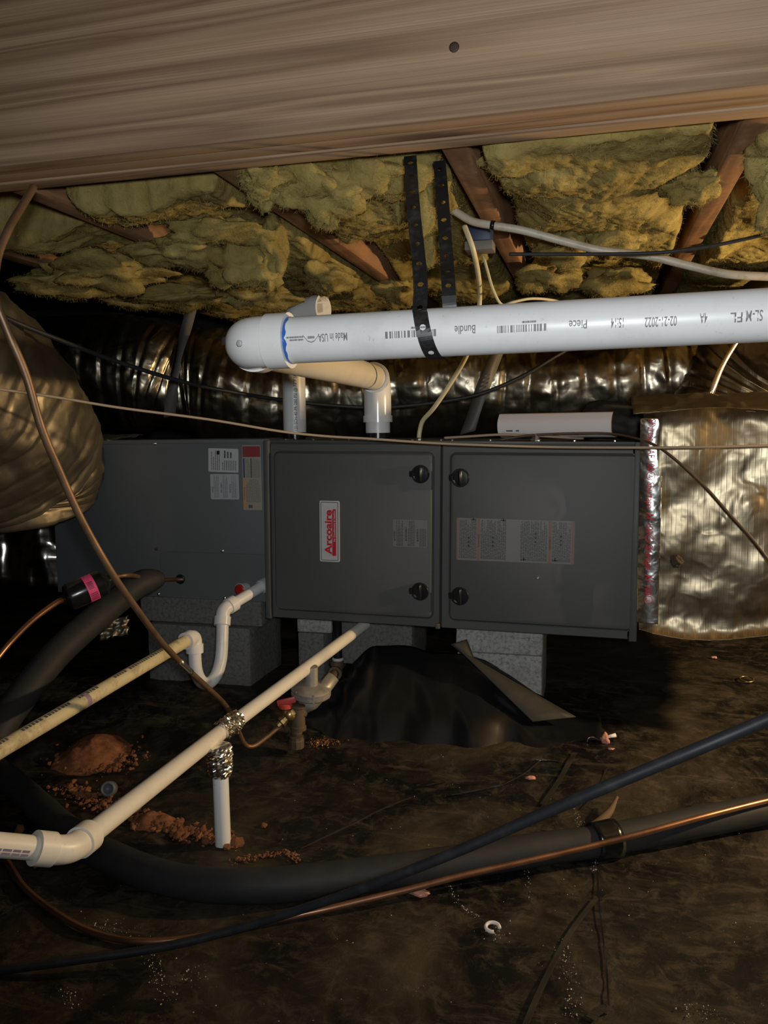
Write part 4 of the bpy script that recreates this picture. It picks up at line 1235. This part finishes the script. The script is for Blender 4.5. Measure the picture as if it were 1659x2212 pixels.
wire('white_wire', [(1044, 552, 1.66), (1053, 585, 1.66), (1066, 628, 1.66), (1084, 658, 1.67), (1110, 652, 1.67), (1150, 645, 1.68), (1200, 650, 1.70), (1240, 665, 1.72)], .0030, M['cable_cream'], 'thin loose white wire curling just above the exhaust pipe', 8)
wire('tan_wire', [(-60, 832, 1.45), (0, 841, 1.48), (120, 858, 1.53), (260, 881, 1.58), (450, 906, 1.64), (600, 931, 1.68), (700, 942, 1.70), (800, 948, 1.70), (930, 957, 1.69), (1050, 962, 1.67), (1200, 966, 1.65), (1390, 967, 1.60), (1520, 966, 1.57), (1680, 962, 1.55)], .0027, M['wire_tan'], 'thin tan wire strung straight across the front of the furnace', 8)
wire('brown_wire', [(1080, 950, 1.84), (1150, 940, 1.82), (1250, 936, 1.79), (1330, 938, 1.76), (1400, 955, 1.675), (1450, 985, 1.635), (1520, 1048, 1.605), (1580, 1115, 1.58), (1630, 1170, 1.56), (1690, 1250, 1.54)], .0027, M['wire_brown'], 'thin brown wire sagging across the foil plenum at right', 8)
wire('grey_wire', [(960, 946, 1.90), (1010, 943, 1.88), (1080, 939, 1.86), (1150, 941, 1.86), (1220, 945, 1.86), (1260, 947, 1.87)], .0030, M['wire_tan'], 'short tan grey wire lying on the furnace top by the booklet', 8)
wire('black_wire', [(1100, 549, 1.36), (1180, 549, 1.36), (1280, 549, 1.36), (1400, 547, 1.35), (1470, 541, 1.34), (1560, 527, 1.33), (1690, 498, 1.32)], .0030, M['cable_black'], 'thin black cable crossing under the right joist', 8)
wire('black_cable', [(-60, 650, 1.58), (20, 690, 1.62), (110, 727, 1.70), (250, 780, 1.85), (400, 826, 1.98), (520, 850, 2.09), (610, 864, 2.16), (720, 876, 2.18), (830, 880, 2.18), (950, 868, 2.16), (1040, 850, 2.15), (1130, 812, 2.13), (1200, 770, 2.13), (1270, 730, 2.14)], .0050, M['cable_black'], 'black cable sagging in front of the foil duct behind the pipes')
# connector on the furnace top
bm = NB(); p = WY(1157, 946, 1.86)
lathe(bm, [(.012, 0), (.012, .004), (.009, .005), (.009, .012), (.011, .012), (.011, .016), (.007, .017)], Matrix.Translation((p.x, p.y, ftop-.003)), 8); obj('cable_connector', bm, M['steel'], fr, ang=.4)
bm = NB(); p = WY(905, 946, 1.86)
lathe(bm, [(.012, 0), (.012, .003), (.008, .004), (.008, .008)], Matrix.Translation((p.x, p.y, ftop-.003)), 8); obj('cable_connector', bm, M['steel'], fr, ang=.4)
# blue junction box
jb = root('junction_box', 'small blue electrical box behind the orange-brown joist', 'box', W(1035, 505, 1.58))
a = W(1005, 488, 1.58); b = W(1062, 520, 1.58)
bm = NB(); box(bm, (a.x, a.y, b.z), (b.x, a.y+.05, a.z+.01), .003); obj('box_body', bm, M['blue_box'], jb, ang=.6)
a = W(1003, 521, 1.575); b = W(1066, 540, 1.575)
bm = NB(); box(bm, (a.x, a.y, b.z), (b.x, a.y+.045, a.z), .002); obj('box_cover', bm, mat('grey_cover', (.16, .15, .13), .6), jb, ang=.6)

# ------------------------------------------------------------------ booklet on the furnace
bk = root('manual_booklet', 'curled paper booklet with orange back cover on the furnace top', 'booklet', W(1200, 940, 1.82))
A_ = W(1080, 903, 1.93); B_ = W(1324, 916, 1.80)
bx = (B_-A_); bl = bx.length; bx.normalize()
bz = Vector((0, 0, 1)); by = bz.cross(bx).normalized()   # away from the viewer
ztop = ftop+.003
def curl(rk, y0, span, z0): 
    def f(u, v):
        a = v*span; return A_+bx*(bl*u) + by*(y0 + rk*math.sin(a)) + bz*(z0 + rk*(1-math.cos(a)) + 0) + Vector((0, 0, ztop - (A_+bx*(bl*u)).z))
    return f
bm = NB(); pr = [(-.004, .056), (-.015, .040), (-.016, .024), (-.010, .010), (.004, .003), (.022, .001), (.055, .004)]
pc = cr([(a, b, 0) for a, b in pr], 6)
def bkf(sh, dz, k0=0):
    def f(u, v):
        q = pc[int(v*(len(pc)-1))]; p = A_+bx*(bl*u); return Vector((p.x, p.y, ztop))+by*(q[0]+sh)+bz*(q[1]*1.0+dz)
    return f
shell(bm, 10, len(pc)-1, bkf(0, 0), by*.004+bz*.001); obj('pages', bm, M['paper'], bk, ang=.7)
bm = NB(); shell(bm, 10, len(pc)-1, bkf(.0055, .0015), by*.0012); obj('back_cover', bm, M['orange'], bk, ang=.7)
bm = NB()
p = lambda u0, u1, v0, v1: bm.faces.new([bm.verts.new(bkf(-.0008, 0)(u, v)) for u, v in ((u0, v0), (u1, v0), (u1, v1), (u0, v1))])
for u0, u1, v0, v1 in ((.08, .14, .40, .55), (.17, .20, .40, .55), (.47, .50, .48, .58), (.69, .72, .48, .58), (.40, .43, .5, .55)): p(u0, u1, v0, v1)
obj('cover_print', bm, M['ink_grey'], bk, smooth=False)

# ------------------------------------------------------------------ sheets and folds on the ground
def heap(u, v):
    # black poly sheet bunched up against the blocks; u along X, v from front to back
    x = -.66+.68*u; y = 1.655+.185*v
    top = .125*sst(-.66, -.50, x) if x < -.30 else .125*(1-(x+.30)/.29)*(x < -.01)
    h = max(top, 0)*(v**.8)
    h += (.018*n3(x*7, y*7, 4)*sst(0, .3, v) + .012*abs(n3(x*15+y*8, y*9, 2))*sst(0, .2, v))*(.25+.75*sst(0, .08, top))
    y -= (.02*math.sin(u*5)+.03*n3(u*9, 2, 7))*(1-v)
    return Vector((x, y, G(x, y)-.010+.012*sst(0, .25, v)+h))
bm = NB(); shell(bm, 60, 30, heap, Vector((0, 0, -.0015)))
obj('plastic_sheet', bm, M['poly'], label='black plastic sheet bunched up under the furnace doors', cat='sheet', loc=heap(.5, .2))
fl = root('folded_flap', 'long grey-brown folded flap leaning on the block under the furnace', 'sheet', W(1100, 1500, 1.80))
def quad_sheet(pts, th, nu=12, nv=4, bend=.006):
    a, b, c, d = pts; bm = NB(); nn = (b-a).cross(d-a).normalized()
    shell(bm, nu, nv, lambda u, v: a.lerp(b, u).lerp(d.lerp(c, u), v)+nn*bend*math.sin(u*3.1)*math.sin(v*3.1), nn*th); return bm
obj('long_fold', quad_sheet([W(978, 1392, 1.84), W(1150, 1560, 1.745), W(1243, 1550, 1.76), W(1035, 1432, 1.85)], .0025), M['kraft'], fl)
obj('upper_fold', quad_sheet([W(973, 1392, 1.835), W(1028, 1438, 1.83), W(1026, 1428, 1.845), W(1008, 1381, 1.845)], .0025), M['kraft'], fl)

def strip(name, pts, w, m, label, th=.0005, up=.003, cat='strip', side=None):
    q = cr([GP(p[0], p[1], up) for p in pts], 6); bm = NB()
    sd = []
    for i in range(len(q)):
        t = (Vector(q[min(i+1, len(q)-1)])-Vector(q[max(i-1, 0)])).normalized(); s = t.cross(Vector((0, 0, 1))); sd.append(s+Vector((0, 0, .5*n3(i*.3, w*90, 3))))
    ribbon(bm, q, w, sd, th); return obj(name, bm, m, smooth=False, label=label, cat=cat, loc=GP(*pts[0]))
M['clear_strip'] = mat('greyish_plastic_strip', (.034, .03, .024), .4)
strip('plastic_strip', [(1172, 1738), (1205, 1690), (1228, 1650), (1242, 1625)], .010, M['clear_strip'], 'narrow grey plastic strip standing behind the black cable')
strip('plastic_strip', [(1158, 1641), (1185, 1641), (1213, 1644)], .006, M['foil_tape'], 'short shiny plastic sliver lying left of narrow strip')
strip('plastic_strip', [(975, 1717), (1040, 1705), (1085, 1695)], .005, M['foil_tape'], 'long shiny plastic sliver in the middle of the ground')
strip('plastic_strip', [(1085, 1695), (1130, 1672), (1170, 1640)], .003, M['clear_strip'], 'thin dull sliver continuing from the long shiny sliver')
strip('plastic_strip', [(920, 1697), (950, 1690), (975, 1685)], .004, M['clear_strip'], 'small dull sliver above the long shiny sliver')
strip('plastic_strip', [(650, 1832), (760, 1780), (830, 1745), (888, 1722)], .004, M['clear_strip'], 'straight pale fold strip left of centre behind the hose')
strip('plastic_strip', [(1130, 2225), (1180, 2110), (1235, 2010), (1288, 1940)], .0075, M['clear_strip'], 'long flat grey strip at the bottom right foreground')
strip('plastic_strip', [(1290, 1880), (1295, 1960), (1308, 2070), (1315, 2170)], .0022, M['tape_black'], 'dark seam strip of floor plastic at bottom right', up=.003)
strip('plastic_strip', [(1275, 2200), (1292, 2184), (1316, 2174)], .012, M['clear_strip'], 'small grey strip at the bottom edge', up=.004)
strip('plastic_strip', [(1260, 1745), (1290, 1705), (1310, 1660)], .003, M['clear_strip'], 'faint thin sliver right of the narrow strip')
bm = NB()
q = cr([GP(1268, 1790, .004), GP(1295, 1775, .010), GP(1318, 1752, .016), GP(1333, 1722, .020)], 6)
tube(bm, q, [.003+.005*math.sin(math.pi*min(1, .15+i/len(q))) for i in range(len(q))], 10); obj('bark_strip', bm, M['bark'], label='curved brown bark piece beside the taped line', cat='debris', loc=GP(1268, 1790))

# ------------------------------------------------------------------ clay and debris
def clod_mesh(seed):
    bm = NB(); blob(bm, (0, 0, 0), (1, .85, .7), .45, 1.3, 2, seed)
    me = bpy.data.meshes.new('clod')
    bm.to_mesh(me); bm.free(); me.materials.append(M['clay']); return me
CL = [clod_mesh(i) for i in range(6)]
def clod(p, s, label, group):
    o = bpy.data.objects.new('clay_clod', R_.choice(CL)); COL.objects.link(o)
    o.location = (p.x, p.y, p.z+s*.45); o.scale = (s, s, s); o.rotation_euler = (R_.random()*.6, R_.random()*.6, R_.random()*6)
    o['label'] = label; o['category'] = 'clod'
    if group: o['group'] = group
def crumbs(name, pts, n, spread, smin, smax, m, label, cat='dirt', sink=.3, dens=None):
    """scatter of tiny grains along image stations; one object nobody could count"""
    bm = NB(); P = [GP(*p) for p in pts]
    for i in range(n):
        k = R_.random()*(len(P)-1); a = int(k); p = P[a].lerp(P[min(a+1, len(P)-1)], k-a) if len(P) > 1 else P[0]
        x = p.x+R_.gauss(0, spread); y = p.y+R_.gauss(0, spread*.8); s = smin+(smax-smin)*R_.random()**3
        z = G(x, y)+s*sink
        q = bmesh.ops.create_icosphere(bm, subdivisions=1, radius=s, matrix=Matrix.Translation((x, y, z)) @ Matrix.Rotation(R_.random()*6, 4, 'Z') @ Matrix.Diagonal((1, R_.uniform(.5, 1), R_.uniform(.5, .9), 1)))
        for v in q['verts']: v.co += Vector((R_.gauss(0, 1), R_.gauss(0, 1), R_.gauss(0, 1)))*s*.16
    return obj(name, bm, m, smooth=False, label=label, cat=cat, kind='stuff', loc=P[0])
def mound(px, py, rx, ry, h, label, seed):
    c = GP(px, py); bm = NB()
    def f(u, v):
        a = u*2*math.pi; r = v; x = c.x+rx*r*math.cos(a)*(1+.25*n3(math.cos(a)*1.5, math.sin(a)*1.5, seed)); y = c.y+ry*r*math.sin(a)*(1+.25*n3(math.sin(a), math.cos(a), seed+3))
        return Vector((x, y, G(x, y)-.004*r+h*(1-r*r)**1.3+.007*frac(Vector((x*38, y*38, seed)), 6)*(1-r*r)))
    grid(bm, 40, 14, f); bmesh.ops.remove_doubles(bm, verts=bm.verts, dist=.0001)
    return obj('clay_heap', bm, M['clay'], label=label, cat='dirt', kind='stuff', loc=c)
mound(200, 1632, .085, .09, .035, 'heap of red clay on the plastic at left', 3)
crumbs('clay_crumbs', [(130, 1645), (200, 1640), (260, 1635), (250, 1660)], 420, .03, .0015, .007, M['clay'], 'loose red clay crumbs spilling from the left heap', sink=.9)
for i in range(40): 
    p = GP(R_.uniform(165, 268), R_.uniform(1640, 1668)); clod(p, R_.uniform(.004, .008), 'small red clay clod at the foot of the left heap', 'clods of the left clay heap')
crumbs('clay_crumbs', [(140, 1702), (190, 1722), (235, 1742), (290, 1770), (345, 1782), (420, 1800), (500, 1826)], 800, .016, .0015, .007, M['clay'], 'band of red clay crumbs between drain pipe and its leg', sink=.5)
mound(335, 1775, .055, .035, .016, 'low ridge of red clay between sloping drain pipe and leg', 9)
for i in range(60):
    t = R_.random(); px = 280+t*110 if i < 34 else 380+t*110; py = (1752+t*50 if i < 34 else 1795+t*30)+R_.gauss(0, 9)
    clod(GP(px, py), R_.uniform(.004, .009), 'small red clay clod in the band near the drain leg', 'clods near the drain leg')
crumbs('clay_crumbs', [(505, 1862), (560, 1850), (620, 1842), (645, 1860)], 160, .006, .0012, .004, M['clay'], 'thin row of clay crumbs above the insulated line', sink=.5)
crumbs('rust_flakes', [(668, 1608), (700, 1602), (725, 1608)], 160, .012, .001, .0035, mat('rust_flake', (.22, .09, .035), .3), 'glinting rust flakes beside the gas drip cap', sink=.5)
clod(GP(512, 1825), .012, 'larger red clay clod right of the drain leg foot', None)
clod(GP(42, 1797), .009, 'single clay clod above the lower left drain elbow', None)
clod(GP(80, 1873), .007, 'clay clod just under the lower left drain elbow', None)
clod(GP(570, 1788), .007, 'lone clay clod right of the drain leg on bare plastic', None)
bm = NB(); p = GP(232, 1722); lathe(bm, [(.013, 0), (.0145, .002), (.0145, .022), (.010, .024), (.009, .012)], axisM(p+Vector((0, .012, .012)), (.25, -.8, .35)), 18)
obj('pipe_plug', bm, M['grey_pvc'], label='small grey plastic plug lying in the clay crumbs', cat='plug', loc=p)
sc = root('pink_scrap', 'pink lump with white stick and curled wire on the ground', 'debris', GP(1312, 1597))
p = GP(1306, 1598, .008); bm = NB(); blob(bm, p, (.009, .009, .012), .5, 1.5, 3, 2); obj('lump', bm, M['pink_scrap'], sc)
bm = NB(); tube(bm, [GP(1310, 1592, .012), GP(1330, 1588, .014)], [.003, .0045], 8); obj('white_stick', bm, M['paper'], sc)
bm = NB(); tube(bm, cr([GP(1268, 1603, .003), GP(1272, 1594, .012), GP(1283, 1593, .012), GP(1294, 1599, .005), GP(1300, 1597, .006)], 6), .0011, 6); obj('wire_curl', bm, M['steel'], sc)
for px, py, s, l in ((1392, 1770, .010, 'pink chip lying right of the black tape wrap'), (1320, 1618, .006, 'small pink chip below the pink lump'), (905, 1926, .016, 'dull pink flake in front of the copper tube'), (1542, 1420, .008, 'pink chip at right beyond the furnace shadow'), (1146, 1680, .009, 'brownish chip among the shiny slivers')):
    bm = NB(); p = GP(px, py, s*.35); blob(bm, p, (s, s*.6, s*.4), .5, 1.6, 3, int(px)); obj('debris_chip', bm, M['pink_scrap'], label=l, cat='debris', loc=p)
def torus(px, py, R0, r, m, name, label, arc=6.283, tilt=0):
    c = GP(px, py, r+.001); bm = NB()
    pts = [c+Vector((R0*math.cos(a), R0*math.sin(a), tilt*R0*(1+math.sin(a)))) for a in [arc*i/28 for i in range(29)]]
    tube(bm, pts, r, 8); obj(name, bm, m, label=label, cat='ring', loc=c)
torus(1613, 1469, .016, .0018, M['brass'], 'metal_ring', 'thin metal ring on the ground at right', 6.283, .15)
torus(1064, 2004, .0095, .0026, M['paper'], 'white_ring', 'curled white plastic ring on the foreground ground', 5.0, .1)
bm = NB()
def fs(u, v):
    p = W(215+60*u, 1385-45*u*.3-40*v, 1.85); return p+Vector((0, .02*n3(u*5, v*5, 1), .012*abs(n3(u*6, v*7, 2))))
shell(bm, 16, 12, fs, Vector((0, .003, 0))); obj('foil_scrap', bm, M['foil_worn'], label='crumpled foil scrap in the dark behind yellowed pipe', cat='scrap', loc=W(240, 1385, 1.85))
# streaks of grit on the plastic
for pts, n, sp_, l in (([(968, 1908), (985, 1945), (1010, 1970), (1040, 1985)], 90, .003, 'trail of grit grains left of the white ring'), ([(1140, 1880), (1145, 1945)], 50, .003, 'short trail of grit grains right of the white ring'), ([(1287, 1855), (1285, 1890)], 40, .003, 'grit grains below the black tape wrap'), ([(1215, 2025), (1222, 2075), (1235, 2130), (1240, 2200)], 200, .006, 'grit grains along the long flat strip'), ([(318, 2042), (330, 2090), (350, 2130), (370, 2190)], 170, .008, 'brown grit trail at lower left below copper tube'), ([(130, 2140), (160, 2180)], 60, .006, 'grit grains at the bottom left corner'), ([(410, 2100), (430, 2110)], 60, .012, 'pale crumbs near the middle of the bottom left'), ([(1050, 2010), (1100, 2015)], 50, .012, 'pale crumbs scattered around the white ring'), ([(1500, 2180), (1540, 2200)], 90, .012, 'pale crumbs at the bottom right corner'), ([(200, 1985), (230, 2005), (290, 2010)], 120, .012, 'brown crumbs in the bend of lower copper tube'), ([(1245, 1745), (1250, 1785), (1258, 1800)], 80, .005, 'pale grit beside the brown bark piece')):
    crumbs('grit', pts, int(n*.7), sp_, .0003, .0013, M['grit'], l, sink=.5)
crumbs('grit', [(200, 2150), (700, 2080), (1200, 2120), (1600, 2000), (1500, 1650), (1200, 1650), (800, 1700)], 420, .22, .0003, .0012, M['grit'], 'fine pale grit and painted glints sprinkled all over the black plastic', sink=.5)  # pale grains serve as grit and as painted tiny glints
